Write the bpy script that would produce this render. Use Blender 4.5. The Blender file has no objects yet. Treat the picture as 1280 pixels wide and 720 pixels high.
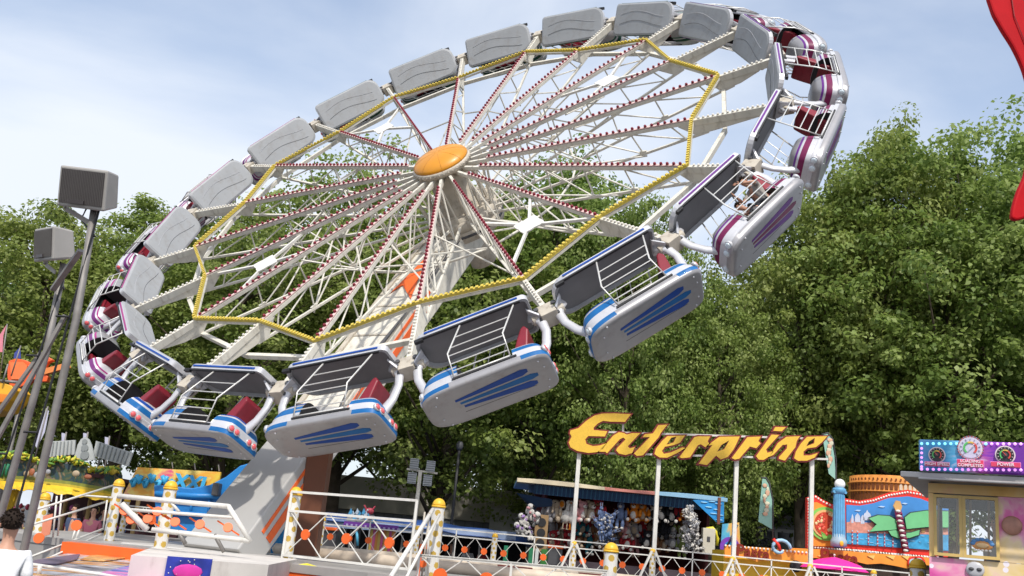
import bpy, bmesh, math, random
import numpy as np
from mathutils import Vector, Matrix
random.seed(7); rng = np.random.default_rng(7)
C = bpy.context.scene.collection
PI = math.pi
V = Vector
# ------------------------------------------------------------------ camera frame
F = 1227.0
up_c = np.array([441., -4576., F]); up_c /= np.linalg.norm(up_c)
fw_c = np.array([0, 0, 1.]) - up_c*up_c[2]; fw_c /= np.linalg.norm(fw_c)
rt_c = np.cross(up_c, fw_c)
if rt_c[0] < 0: rt_c = -rt_c
MW = np.stack([rt_c, fw_c, up_c])
CAM = np.array([0, 0, 1.7])
def U(x, y, Y):
    """point at forward distance Y seen in direction x, y"""
    d = MW @ np.array([(x-640)/F, (y-360)/F, 1.0])
    return V(CAM + d*Y/d[1])
# ------------------------------------------------------------------ materials
MATS = {}
def mat(name, col, rough=0.6, metal=0.0, var=0.12, scale=3.0, bump=0.0, spec=0.4, emit=None, alpha=None, coat=0.0, trans=0.0, dirt=0.0):
    if name in MATS: return MATS[name]
    m = bpy.data.materials.new(name); m.use_nodes = True
    nt = m.node_tree; n = nt.nodes; l = nt.links
    b = n['Principled BSDF']
    b.inputs['Roughness'].default_value = rough
    b.inputs['Metallic'].default_value = metal
    b.inputs['Specular IOR Level'].default_value = spec
    if coat: b.inputs['Coat Weight'].default_value = coat
    tc = n.new('ShaderNodeTexCoord'); no = n.new('ShaderNodeTexNoise')
    no.inputs['Scale'].default_value = scale; no.inputs['Detail'].default_value = 6
    l.new(tc.outputs['Object'], no.inputs['Vector'])
    r = n.new('ShaderNodeMapRange'); r.inputs[1].default_value = .25; r.inputs[2].default_value = .75
    r.inputs[3].default_value = 1-var; r.inputs[4].default_value = 1+var*.6
    l.new(no.outputs['Fac'], r.inputs[0])
    mx = n.new('ShaderNodeMix'); mx.data_type = 'RGBA'; mx.blend_type = 'MULTIPLY'; mx.inputs[0].default_value = 1
    mx.inputs[6].default_value = (*col, 1); l.new(r.outputs[0], mx.inputs[7])
    out = mx.outputs[2]
    if dirt:
        mp = n.new('ShaderNodeMapping'); mp.inputs['Scale'].default_value = (1.3, 1.3, .45); l.new(tc.outputs['Object'], mp.inputs[0])
        nd = n.new('ShaderNodeTexNoise'); nd.inputs['Scale'].default_value = scale*2.3; nd.inputs['Detail'].default_value = 9; nd.inputs['Roughness'].default_value = .7; l.new(mp.outputs[0], nd.inputs[0])
        rd = n.new('ShaderNodeMapRange'); rd.inputs[1].default_value = .52; rd.inputs[2].default_value = .78; rd.inputs[4].default_value = dirt; l.new(nd.outputs['Fac'], rd.inputs[0])
        md = n.new('ShaderNodeMix'); md.data_type = 'RGBA'; l.new(rd.outputs[0], md.inputs[0]); l.new(out, md.inputs[6]); md.inputs[7].default_value = (.16, .115, .075, 1); out = md.outputs[2]
        rr_ = n.new('ShaderNodeMapRange'); rr_.inputs[3].default_value = rough*.85; rr_.inputs[4].default_value = min(1, rough*1.5); l.new(nd.outputs['Fac'], rr_.inputs[0]); l.new(rr_.outputs[0], b.inputs['Roughness'])
    l.new(out, b.inputs['Base Color'])
    if bump:
        bp = n.new('ShaderNodeBump'); bp.inputs['Strength'].default_value = bump; bp.inputs['Distance'].default_value = .02
        no2 = n.new('ShaderNodeTexNoise'); no2.inputs['Scale'].default_value = scale*8
        l.new(tc.outputs['Object'], no2.inputs['Vector'])
        l.new(no2.outputs['Fac'], bp.inputs['Height']); l.new(bp.outputs[0], b.inputs['Normal'])
    if emit:
        b.inputs['Emission Color'].default_value = (*emit[0], 1); b.inputs['Emission Strength'].default_value = emit[1]
    if trans: b.inputs['Transmission Weight'].default_value = trans
    if alpha is not None: b.inputs['Alpha'].default_value = alpha
    MATS[name] = m; return m
def ramp_mat(name, stops, scale=1.2, rough=.45, detail=4, dist=1.5, stars=0.0, coord='Object'):
    """air-brushed paint: soft noise through a colour ramp, with white paint dots"""
    m = bpy.data.materials.new(name); m.use_nodes = True
    nt = m.node_tree; n = nt.nodes; l = nt.links; b = n['Principled BSDF']; b.inputs['Roughness'].default_value = rough
    tc = n.new('ShaderNodeTexCoord'); no = n.new('ShaderNodeTexNoise'); no.inputs['Scale'].default_value = scale
    no.inputs['Detail'].default_value = detail; no.inputs['Distortion'].default_value = dist
    l.new(tc.outputs[coord], no.inputs['Vector'])
    cr = n.new('ShaderNodeValToRGB'); e = cr.color_ramp.elements
    e[0].position = stops[0][0]; e[0].color = (*stops[0][1], 1); e[1].position = stops[-1][0]; e[1].color = (*stops[-1][1], 1)
    for p, c in stops[1:-1]:
        q = e.new(p); q.color = (*c, 1)
    l.new(no.outputs['Fac'], cr.inputs[0]); out = cr.outputs[0]
    if stars:
        vo = n.new('ShaderNodeTexVoronoi'); vo.inputs['Scale'].default_value = stars
        l.new(tc.outputs[coord], vo.inputs['Vector'])
        lt = n.new('ShaderNodeMath'); lt.operation = 'LESS_THAN'; lt.inputs[1].default_value = .13
        l.new(vo.outputs['Distance'], lt.inputs[0])
        mx = n.new('ShaderNodeMix'); mx.data_type = 'RGBA'; l.new(lt.outputs[0], mx.inputs[0])
        l.new(out, mx.inputs[6]); mx.inputs[7].default_value = (.85, .78, .85, 1); out = mx.outputs[2]
    l.new(out, b.inputs['Base Color']); return m
# ------------------------------------------------------------------ mesh builder
class MB:
    def __init__(s): s.v = []; s.f = []; s.m = []; s.sm = []
    def add(s, vs, fs, mi=0, sm=False):
        k = len(s.v); s.v += [V(p) for p in vs]
        for f in fs: s.f.append([k+i for i in f]); s.m.append(mi); s.sm.append(sm)
    def hexa(s, p, mi=0):   # 8 points: bottom 4, top 4
        s.add(p, [(3, 2, 1, 0), (4, 5, 6, 7), (0, 1, 5, 4), (1, 2, 6, 5), (2, 3, 7, 6), (3, 0, 4, 7)], mi)
    def box(s, c, sx, sy, sz, mi=0, ax=None):
        c = V(c); a, b, d = ax if ax else (V((1, 0, 0)), V((0, 1, 0)), V((0, 0, 1)))
        a = V(a)*sx/2; b = V(b)*sy/2; d = V(d)*sz/2
        s.hexa([c-a-b-d, c+a-b-d, c+a+b-d, c-a+b-d, c-a-b+d, c+a-b+d, c+a+b+d, c-a+b+d], mi)
    def bar(s, p, q, w, h=None, up=(0, 0, 1), mi=0, w2=None, h2=None):
        h = h or w; w2 = w2 or w; h2 = h2 or h
        p = V(p); q = V(q); d = (q-p).normalized(); u = V(up)
        if abs(d.dot(u)) > .98: u = V((0, 1, 0)) if abs(d.y) < .9 else V((1, 0, 0))
        a = d.cross(u).normalized(); b = a.cross(d).normalized()
        r = []
        for c, ww, hh in ((p, w, h), (q, w2, h2)):
            r += [c-a*ww/2-b*hh/2, c+a*ww/2-b*hh/2, c+a*ww/2+b*hh/2, c-a*ww/2+b*hh/2]
        s.hexa(r, mi)
    def tube(s, pts, r, n=8, mi=0, flat=1.0, up=(0, 0, 1), closed=False):
        pts = [V(p) for p in pts]; k = len(s.v); N = len(pts)
        rr = r if isinstance(r, (list, tuple)) else [r]*N
        for i, p in enumerate(pts):
            if closed: d = pts[(i+1) % N]-pts[i-1]
            else: d = pts[min(i+1, N-1)]-pts[max(i-1, 0)]
            d.normalize(); u = V(up)
            if abs(d.dot(u)) > .98: u = V((0, 1, 0)) if abs(d.y) < .9 else V((1, 0, 0))
            a = d.cross(u).normalized(); b = a.cross(d).normalized()
            for j in range(n):
                t = 2*PI*j/n; s.v.append(p+a*rr[i]*math.cos(t)+b*rr[i]*flat*math.sin(t))
        for i in range(N if closed else N-1):
            i2 = (i+1) % N
            for j in range(n):
                j2 = (j+1) % n
                s.f.append([k+i*n+j, k+i*n+j2, k+i2*n+j2, k+i2*n+j]); s.m.append(mi); s.sm.append(n > 5)
        if not closed:
            s.f.append([k+j for j in range(n)][::-1]); s.m.append(mi); s.sm.append(False)
            s.f.append([k+(N-1)*n+j for j in range(n)]); s.m.append(mi); s.sm.append(False)
    def prism(s, poly, ext, mi=0, side=None):
        """poly: 3D points of one cap; ext: extrusion vector"""
        poly = [V(p) for p in poly]; e = V(ext); n = len(poly)
        k = len(s.v); s.v += poly + [p+e for p in poly]
        s.f.append(list(range(k, k+n))); s.m.append(mi); s.sm.append(False)
        s.f.append(list(range(k+n, k+2*n))[::-1]); s.m.append(mi if side is None else side); s.sm.append(False)
        for i in range(n):
            j = (i+1) % n
            s.f.append([k+j, k+i, k+n+i, k+n+j]); s.m.append(mi if side is None else side); s.sm.append(False)
    def ball(s, c, r, mi=0, nu=12, nv=8, ax=None, half=False, fm=None):
        c = V(c); r = (r, r, r) if not isinstance(r, (tuple, list)) else r
        a, b, d = [V(x) for x in ax] if ax else (V((1, 0, 0)), V((0, 1, 0)), V((0, 0, 1)))
        k = len(s.v); v0 = 0 if half else -PI/2
        for i in range(nv+1):
            t = v0+(PI/2-v0)*i/nv
            for j in range(nu):
                p = 2*PI*j/nu
                s.v.append(c+a*r[0]*math.cos(t)*math.cos(p)+b*r[1]*math.cos(t)*math.sin(p)+d*r[2]*math.sin(t))
        for i in range(nv):
            for j in range(nu):
                j2 = (j+1) % nu
                s.f.append([k+i*nu+j, k+i*nu+j2, k+(i+1)*nu+j2, k+(i+1)*nu+j])
                s.m.append(fm(i, j) if fm else mi); s.sm.append(True)
        if half: s.f.append([k+j for j in range(nu)][::-1]); s.m.append(mi); s.sm.append(False)
    def lathe(s, prof, c, ax=(0, 0, 1), n=24, mi=0, fm=None, smooth=True):
        c = V(c); d = V(ax).normalized(); a = d.orthogonal().normalized() if abs(d.z) < .99 else V((1, 0, 0)); b = d.cross(a)
        k = len(s.v)
        for r, z in prof:
            for j in range(n):
                t = 2*PI*j/n; s.v.append(c+d*z+a*r*math.cos(t)+b*r*math.sin(t))
        for i in range(len(prof)-1):
            for j in range(n):
                j2 = (j+1) % n
                s.f.append([k+i*n+j, k+i*n+j2, k+(i+1)*n+j2, k+(i+1)*n+j])
                s.m.append(fm(i, j) if fm else mi); s.sm.append(smooth)
        s.f.append([k+j for j in range(n)][::-1]); s.m.append(mi); s.sm.append(False)
        s.f.append([k+(len(prof)-1)*n+j for j in range(n)]); s.m.append(mi); s.sm.append(False)
    def disc(s, c, nrm, r, t=.02, n=20, mi=0):
        s.lathe([(r, 0), (r, t)], c, nrm, n, mi, smooth=False)
def obj(name, mb, mats, parent=None, bevel=0.0):
    """one mesh object; world coordinates are turned into the parent's when it is unrotated"""
    off = V((0, 0, 0))
    if parent is not None:
        q = parent
        while q is not None: off += q.location; q = q.parent
    me = bpy.data.meshes.new(name)
    me.from_pydata([tuple(p-off) for p in mb.v], [], mb.f)
    if not isinstance(mats, (list, tuple)): mats = [mats]
    for m in mats: me.materials.append(m)
    me.polygons.foreach_set('material_index', mb.m); me.polygons.foreach_set('use_smooth', mb.sm)
    me.validate(); me.update()
    o = bpy.data.objects.new(name, me); C.objects.link(o)
    if parent is not None: o.parent = parent
    if bevel:
        bv = o.modifiers.new('bevel', 'BEVEL'); bv.width = bevel; bv.segments = 2; bv.limit_method = 'ANGLE'
    return o
def tag(o, label=None, cat=None, group=None, kind=None):
    if label: o['label'] = label
    if cat: o['category'] = cat
    if group: o['group'] = group
    if kind: o['kind'] = kind
    return o
def thing(name, label, cat, loc=(0, 0, 0), group=None):
    o = bpy.data.objects.new(name, None); C.objects.link(o); o.location = V(loc)
    o.empty_display_size = .2
    return tag(o, label, cat, group)
def copy_tree(o, parent=None):
    c = o.copy(); C.objects.link(c); c.parent = parent
    for ch in o.children: copy_tree(ch, c)
    return c
def text_mesh(body, size, thick, mt, parent, name, org, right, upv, align='CENTER', bold=0.0):
    cu = bpy.data.curves.new(name, 'FONT'); cu.body = body; cu.size = size; cu.extrude = thick/2
    cu.align_x = align; cu.align_y = 'CENTER'; cu.offset = bold
    tmp = bpy.data.objects.new('tmp', cu); C.objects.link(tmp)
    dg = bpy.context.evaluated_depsgraph_get(); dg.update()
    me = bpy.data.meshes.new_from_object(tmp.evaluated_get(dg))
    bpy.data.objects.remove(tmp)
    R = V(right).normalized(); Uv = V(upv).normalized(); Nn = R.cross(Uv)
    off = V((0, 0, 0)); q = parent
    while q is not None: off += q.location; q = q.parent
    for v in me.vertices:
        c = v.co.copy(); v.co = V(org)-off+R*c.x+Uv*c.y+Nn*c.z
    me.materials.clear(); me.materials.append(mt)
    o = bpy.data.objects.new(name, me); C.objects.link(o); o.parent = parent; return o
# palette
white = mat('white_paint', (.68, .66, .61), .38, var=.12, scale=4, dirt=.35)
cream = mat('cream_steel_paint', (.66, .63, .55), .42, var=.16, scale=2.5, dirt=.6)
creamD = mat('cream_steel_worn', (.50, .45, .37), .5, var=.25, scale=3, dirt=.8)
yellow = mat('yellow_lamp_caps', (.60, .46, .07), .4, var=.12, scale=6)
yelD = mat('yellow_paint', (.72, .42, .03), .42, var=.08)
orange = mat('orange_paint', (.80, .13, .02), .45, var=.15)
redcap = mat('dark_red_lamp_caps', (.22, .012, .03), .35, var=.2)
pinkst = mat('pale_pink_strip', (.72, .50, .47), .5, var=.12)
silver = mat('silver_metallic_paint', (.36, .35, .355), .34, .35, var=.12, scale=2, coat=.2, dirt=.35)
silverL = mat('light_silver_paint', (.56, .56, .58), .32, .2, var=.08, scale=2, coat=.3, dirt=.2)
greyR = mat('grey_fibreglass_roof', (.33, .34, .35), .5, var=.12, scale=1.5, dirt=.4)
greyU = mat('grey_roof_lining', (.19, .19, .20), .7, var=.12)
steel = mat('galvanised_steel', (.24, .225, .21), .5, .35, var=.3, scale=5, dirt=.5)
dark = mat('black_rubber', (.02, .02, .022), .6, var=.2)
darkg = mat('dark_grey_metal', (.07, .07, .075), .55, var=.2)
redv = mat('red_vinyl_seat', (.21, .014, .026), .4, var=.2, scale=5)
bulbw = mat('clear_lamp_caps', (.66, .62, .55), .3, var=.1)
skin = mat('skin', (.50, .27, .18), .5, var=.1)
hair = mat('dark_hair', (.022, .014, .010), .75, var=.4, scale=20, spec=.15)
# ================================================================== THE WHEEL
P_ = [1.227, -.203, -.358, 2.906, 4.202, 4.316, 3.278]
S = 8.5
th, ph = P_[4], P_[5]
n_c = np.array([math.sin(th)*math.cos(ph), math.sin(th)*math.sin(ph), -math.cos(th)])
u_c = np.cross(n_c, [0, 1, 0.]); u_c /= np.linalg.norm(u_c); v_c = np.cross(n_c, u_c)
Cw = V(MW @ np.array(P_[1:4])*S + CAM)
N = V(MW @ n_c); uW = V(MW @ u_c); vW = V(MW @ v_c)
if N.z < 0: N = -N
def Dw(i): a = P_[6]+i*2*PI/20; return uW*math.cos(a)+vW*math.sin(a)
PW = [Cw+Dw(i)*S for i in range(20)]
Bm = (V((0, 0, 1))-N*N.z).normalized(); Tm = N.cross(Bm).normalized()
wheel = thing('fairground_ride', 'huge tilted cream spoked wheel with red lamp rows and a yellow hub cap', 'ride', Cw)
wheel.rotation_mode = 'QUATERNION'
ex = Dw(0); ey = N.cross(ex)
sgn = 1 if Dw(1).dot(ey) > 0 else -1
wheel.rotation_quaternion = Matrix((ex, ey, N)).transposed().to_quaternion()
def wobj(name, mb, mats, parent, bevel=0):        # local build, no offset
    o = obj(name, mb, mats, None, bevel); o.parent = parent; return o
def pol(r, a, z): return V((r*math.cos(a), r*math.sin(a), z))
r_even, r_odd = .832*S, .758*S
HR, HZ = .75, -1.35     # where the lower chords meet the hub
def arm_parts(rn):
    m = MB()
    m.bar((.55, 0, -.02), (rn+.05, 0, -.02), .07, .09)            # upper chord
    m.bar((rn-.3, 0, -.04), (S-.12, 0, -.05), .085, .13, w2=.11, h2=.20)   # outer box section
    m.prism([(rn-.35, -.03, -.08), (S-.5, -.03, -.08), (S-.5, -.03, -.17), (rn+.45, -.03, -.31), (rn+.0, -.03, -.35)], (0, .06, 0))
    lo0 = V((rn+.3, 0, -.32)); lo1 = V((HR, 0, HZ))
    m.bar(lo0, lo1, .06, .06)
    nseg = 5
    tp = [V((rn-.5-(rn-1.6)*k/nseg, 0, -.06)) for k in range(nseg+1)]
    lw = [lo0.lerp(lo1, (k+.5)/(nseg+.6)) for k in range(nseg+1)]
    b = MB()
    for k in range(nseg):
        b.tube([tp[k], lw[k]], .020, 5); b.tube([lw[k], tp[k+1]], .020, 5)
    b.tube([tp[nseg], lw[nseg]], .024, 5)
    for k in (1, 3): b.box(lw[k]+V((0, 0, .03)), .16, .05, .1)
    l = MB()
    l.box(((1.25+rn)/2, 0, .052), rn-1.25, .068, .02, 0)
    n = int((rn-1.25)/.155)
    for k in range(n):
        l.lathe([(.036, 0), (.032, .045), (.016, .058)], (1.33+k*.155, 0, .062), (0, 0, 1), 6, 1)
    w = MB()
    n = int((S-.35-rn)/.11)
    for k in range(n):
        w.lathe([(.030, 0), (.025, .05)], (rn+.15+k*.11, 0, .022+.025*k/n), (0, 0, 1), 6, 0)
    e = MB()                                       # bearing block at the tip
    e.box((S-.02, 0, -.05), .34, .30, .30, 0)
    e.lathe([(.085, 0), (.085, .62)], (S, -.31, -.02), (0, 1, 0), 12, 0)
    for yy in (-.17, .17):
        e.lathe([(.05, 0), (.05, .04)], (S-.08, yy, .1), (0, 0, 1), 8, 1)
        e.box((S+.1, yy, -.05), .1, .05, .16, 1)
    return m, b, l, w, e
protos = {}
for par, rn in ((0, r_even), (1, r_odd)):
    m, b, l, w, e = arm_parts(rn)
    a = wobj('arm', m, [cream], wheel, .008)
    wobj('lattice_brace', b, [cream], a); wobj('red_lamp_strip', l, [pinkst, redcap], a)
    wobj('clear_lamp_strip', w, [bulbw], a); wobj('bearing_block', e, [creamD, darkg], a, .01)
    protos[par] = a
for i in range(20):
    a = protos[i] if i < 2 else copy_tree(protos[i % 2], wheel)
    a.rotation_euler = (0, 0, sgn*i*2*PI/20)
A = [sgn*i*2*PI/20 for i in range(20)]
def beam(p, q):
    m = MB(); p = V(p); q = V(q); d = (q-p); L = d.length; d.normalize()
    m.bar(p, q, .055, .06, mi=0)
    side = d.cross(V((0, 0, 1))).normalized()
    n = int(L/.105)
    for k in range(n):
        c = p+d*(.08+k*(L-.16)/(n-1))
        m.box(c+V((0, 0, .040)), .055, .066, .040, 0, (d, side, V((0, 0, 1))))
    m.bar(p-V((0, 0, .085)), q-V((0, 0, .085)), .05, .05, mi=1)
    return m
for i in range(20):
    j = (i+1) % 20
    ri = r_even if i % 2 == 0 else r_odd; rj = r_odd if i % 2 == 0 else r_even
    o = wobj('yellow_ring_beam', beam(pol(ri, A[i], .06), pol(rj, A[j], .06)), [yellow, cream], wheel)
    m = MB(); m.bar(pol(r_odd+.65, A[i], -.38), pol(r_odd+.65, A[j], -.38), .09, .11)
    wobj('tie_beam', m, [cream], wheel, .006)
    m = MB(); t = .52; rr = 3.2
    def low(r, k, rn): 
        f = (rn+.3-r)/(rn+.3-HR); return pol(r, A[k], -.42+(HZ+.42)*f)
    m.tube([low(rr, i, ri), low(rr, j, rj)], .03, 6)
    m.tube([low(rr, i, ri), pol(4.3, A[j], -.1)], .022, 5)
    m.tube([low(5.2, i, ri), pol(3.4, A[j], -.1)], .022, 5)
    wobj('inner_tie', m, [cream], wheel)
    if i in (1, 6, 11, 16):
        m = MB()
        c1 = [pol(3.9, A[i], -.05), pol(3.9, A[j], -.05), pol(6.2, A[j], -.05), pol(6.2, A[i], -.05)]
        ctr = (c1[0]+c1[1]+c1[2]+c1[3])/4
        for p in c1: m.bar(p, ctr, .06, .06)
        r1 = pol(1, (A[i]+A[j])/2, 0); t1 = V((-r1.y, r1.x, 0)); pts = []
        for k in range(16):
            an = 2*PI*k/16; rad = .36 if k % 4 == 0 else (.25 if k % 2 == 0 else .29)
            pts.append(ctr+r1*rad*math.cos(an+PI/4)+t1*rad*math.sin(an+PI/4)+V((0, 0, .035)))
        m.prism(pts, (0, 0, -.03))
        wobj('cross_brace', m, [white], wheel)
# hub
m = MB(); m.lathe([(.76, .05), (.76, .14), (.73, .18), (.70, .18)], (0, 0, 0), n=48)
for k in range(40):
    a = 2*PI*k/40; m.ball(pol(.755, a, .11), .026, 0, 6, 4)
wobj('hub_rim', m, [creamD], wheel)
m = MB(); m.ball((0, 0, .18), (.72, .72, .26), 0, 40, 10, half=True)
wobj('hub_cap', m, [mat('amber_plastic_cap', (.62, .25, .01), .38, var=.15, scale=1.5, coat=.2)], wheel)
m = MB(); m.lathe([(.62, -1.9), (.62, -.95), (.5, -.9), (.42, .02), (.75, .03), (.75, .06)], (0, 0, 0), n=32)
m.lathe([(.78, -1.52), (.95, -1.48), (.95, -1.25), (.82, -1.2)], (0, 0, 0), n=40)
for i in range(20):
    m.bar(pol(.3, A[i], -.1), pol(1.05, A[i], -.03), .06, .12)
    (m.bar(pol(.66, A[i], .0), pol(.76, A[i], -1.3), .045, .07) if i % 2 == 0 else None)
wobj('hub_drum', m, [creamD], wheel)

m = MB()
for k in range(8):
    a = 2*PI*k/8; m.tube([pol(.74*math.cos(t), a, .178+.262*math.sin(t)) for t in [q*PI/2/8*.96 for q in range(9)]], .0025, 4)
wobj('hub_cap_seams', m, [mat('cap_seam_brown', (.30, .11, .01), .5)], wheel)
# ================================================================== GONDOLAS
STR = {'blue': (.008, .06, .30), 'purple': (.13, .02, .22), 'magenta': (.34, .02, .18), 'green': (.02, .10, .06)}
def stripe_mats(c):
    a = STR[c]
    a2 = {'blue': (.008, .12, .34), 'purple': (.17, .012, .07), 'magenta': (.17, .03, .17), 'green': (.01, .06, .04)}[c]
    return (mat(c+'_stripe_paint', a, .45, var=.2, coat=.08, spec=.25), mat(c+'_second_stripe', a2, .45, var=.2, coat=.08, spec=.25))
headl = mat('headlamp_glass', (.62, .70, .74), .12, .1, var=.05, coat=1)
taill = mat('pink_tail_lamp', (.72, .12, .13), .25, var=.08, coat=.6)
def make_gondola(c):
    s1, s2 = stripe_mats(c)
    g = thing('ride_gondola', 'x', 'gondola')
    # roof: rounded plate with rim ------------------------------------------------
    def roof_outline(k, z, dz=0):
        pts = []; hx, hy, r = 1.08+k, .47+k, .26
        for cx, cy, a0, rr in ((hx-.32, hy-.30, 0, .30), (-hx+.1, hy-.1, 90, .1), (-hx+.1, -hy+.1, 180, .1), (hx-.32, -hy+.30, 270, .30)):
            for q in range(7):
                a = math.radians(a0+q*15); pts.append(V((cx+rr*math.cos(a)*(1.05), cy+rr*math.sin(a), z)))
        return pts
    m = MB(); o0 = roof_outline(-.05, .24); o1 = roof_outline(0, .215); o2 = roof_outline(0, .11); o3 = roof_outline(-.04, .10); o4 = roof_outline(-.06, .16)
    rings = [o0, o1, o2, o3, o4]; k = len(m.v)
    for r in rings: m.v += r
    n = len(o0)
    for a in range(4):
        for b in range(n):
            b2 = (b+1) % n; m.f.append([k+a*n+b2, k+a*n+b, k+(a+1)*n+b, k+(a+1)*n+b2])
            m.m.append(2 if a == 1 else 0 if a == 0 else 0); m.sm.append(False)
    m.f.append([k+b for b in range(n)]); m.m.append(0); m.sm.append(False)
    m.f.append([k+4*n+b for b in range(n)][::-1]); m.m.append(1); m.sm.append(False)
    roof = wobj('roof', m, [greyR, greyU, silverL], g)
    e = MB(); e.box((-.05, .478, .168), 1.75, .012, .036, 0); e.box((-.05, -.478, .168), 1.75, .012, .036, 0)
    e.box((.0, .455, .085), 1.9, .05, .03, 1); e.box((.95, .44, .07), .16, .07, .06, 1)
    wobj('roof_trim', e, [s1, dark], roof)
    d = MB()
    for sy in (1, -1):
        pts = [V((-.85+1.65*t, sy*.14+.10*math.sin(t*4.4), .246)) for t in [q/14 for q in range(15)]]
        d.tube(pts, .004, 4, 0 if sy > 0 else 1)
    wobj('roof_line', d, [silverL, darkg], roof)
    # tub: shallow rounded box with a flat painted underside ----------------------
    XR, XF, HW = -1.13, 1.18, .495; XC, HX = (XR+XF)/2, (XF-XR)/2; NO = 72
    def oline(d, z):                # plan outline moved inwards by d
        pts = []
        for q in range(NO):
            t = 2*PI*q/NO; c_, s_ = math.cos(t), math.sin(t); p_ = 5.0 if c_ > 0 else 7.0
            x = math.copysign(abs(c_)**(2/p_), c_)*(HX-d); y = math.copysign(abs(s_)**(2/p_), s_)*(HW-d)*(1-.06*(c_ > 0)*c_*c_)
            pts.append(V((XC+x, y, z)))
        return pts
    prof_ = [(.11, -1.262), (.05, -1.262), (.02, -1.245), (.0, -1.21), (.0, -1.12), (.012, -1.10), (.012, -1.075), (.02, -1.035), (.045, -1.025), (.09, -1.025), (.10, -1.03), (.12, -1.18)]
    m = MB(); k = len(m.v)
    for d_, z_ in prof_: m.v += oline(d_, z_)
    for a_ in range(len(prof_)-1):
        for b_ in range(NO):
            b2 = (b_+1) % NO; x_ = m.v[k+a_*NO+b_].x
            mi = 0 if a_ < 3 else 1
            if a_ == 3: mi = 4 if c == 'blue' and (x_ < -.60 or x_ > .62) else 0
            if a_ == 4 or a_ == 5: mi = 1
            if a_ >= 9: mi = 2
            m.f.append([k+a_*NO+b_, k+a_*NO+b2, k+(a_+1)*NO+b2, k+(a_+1)*NO+b_]); m.m.append(mi); m.sm.append(True)
    m.f.append([k+i for i in range(NO)][::-1]); m.m.append(0); m.sm.append(False)
    m.f.append([k+(len(prof_)-1)*NO+i for i in range(NO)]); m.m.append(2); m.sm.append(False)
    tub = wobj('tub', m, [silver, silverL, dark, s1, s2], g)
    es = tub.modifiers.new('sharp', 'EDGE_SPLIT'); es.split_angle = math.radians(32)
    for sy in (1, -1):
        m = MB(); m.box((-.05, sy*.497, -1.085), 1.15, .02, .034, 0); wobj('door_slot', m, [dark], tub)
        for xx, ww in ((-.92, .36), (-.98, .18), (.86, .40), (.95, .20)):
            m = MB(); m.ball((xx, sy*ww, -1.264), .020, 0, 8, 4); wobj('rivet', m, [silverL], tub)
    for x0, x1, y0_, y1_, h0, h1, mt_ in ((.62, -.70, .15, .25, .05, .17, s1), (.56, -.84, .05, .06, .045, .15, s2), (.52, -.78, -.055, -.125, .05, .16, s1)):
        for sg_ in (1,):
            n_ = 12; up_, lo_ = [], []
            for q in range(n_+1):
                f = q/n_; x = x0+(x1-x0)*f; yc_ = y0_+(y1_-y0_)*f; hh_ = (h0+(h1-h0)*f)/2
                if q == n_: hh_ *= .45
                up_.append(V((x, yc_+hh_, -1.2635))); lo_.append(V((x, yc_-hh_, -1.2635)))
            m = MB(); m.prism(up_+lo_[::-1], (0, 0, -.004)); wobj('underside_stripe', m, [mt_], tub)
    m = MB(); m.box((-.1, -.20, -1.262), 1.3, .008, .004); wobj('panel_seam', m, [dark], tub)
    # cowls: domes over both ends, painted bands running round their shoulders
    def cowl(sx, xcut, H, bands):
        m = MB(); k = len(m.v); ol = []
        base = [p for p in oline(.045, 0)]
        base = [p for p in base if (p.x-xcut)*sx >= 0]
        base.sort(key=lambda p: math.atan2(p.y, (p.x-xcut)*sx+.0001))
        base = [V((xcut, base[0].y, 0))]+base+[V((xcut, base[-1].y, 0))]
        us = sorted(set([0, .025, .035, .08, .098, .105, .135, .145, .195, .205, .28, .355, .365, .52, .66, .82, 1.0])); nb = len(base)
        for u in us:
            for p in base:
                cx_ = xcut+(p.x-xcut)*.15
                q = V((p.x+(cx_-p.x)*u, p.y*(1-u), -1.028+H*(1-(1-u)**3.4)**.60)); m.v.append(q)
        for a_ in range(len(us)-1):
            um = (us[a_]+us[a_+1])/2; mi = 0
            for lo_, hi_, mm in bands:
                if lo_ < um < hi_: mi = mm
            for b_ in range(nb-1):
                f_ = [k+a_*nb+b_, k+a_*nb+b_+1, k+(a_+1)*nb+b_+1, k+(a_+1)*nb+b_]
                m.f.append(f_ if sx > 0 else f_[::-1]); m.m.append(mi); m.sm.append(True)
        rim_ = [k+a_*nb for a_ in range(len(us))]+[k+a_*nb+nb-1 for a_ in range(len(us))][::-1][1:]
        m.f.append(rim_ if sx < 0 else rim_[::-1]); m.m.append(4); m.sm.append(False)
        return m
    BD = ((0, .03, 3), (.03, .14, 2), (.14, .20, 3), (.20, .36, 1)) if c == 'blue' else ((0, .03, 3), (.03, .10, 2), (.10, .14, 3), (.14, .20, 1))
    wobj('nose_cowl', cowl(1, .42, .46, BD), [silver, s1, s2, silverL, dark], g)
    wobj('rear_cowl', cowl(-1, -.56, .32, BD), [silverL, s1, s2, silverL, dark], g)
    def lamp(nm, c_, n_, r, mm):
        n_ = V(n_).normalized(); c_ = V(c_); o_ = n_.orthogonal().normalized(); l = MB()
        l.ball(c_+n_*.012, (r, r, r*.5), 0, 14, 4, (o_, n_.cross(o_), n_), True); l.lathe([(r*1.22, -.04), (r*1.22, .012)], c_, n_, 16, 1)
        wobj(nm, l, [mm, silverL], g)
    for w_, x_ in ((.34, 1.125), (.18, 1.165), (-.20, 1.165)): lamp('headlamp', (x_, w_, -1.10), (1, .5*w_, .05), .062, headl)
    for w_ in (.39, .26, -.10, -.24): lamp('tail_lamp', (-1.125+.25*max(0, w_-.31), w_, -1.075), (-1, .4*w_, .15), .056, taill)
    # seat
    m = MB()
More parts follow.
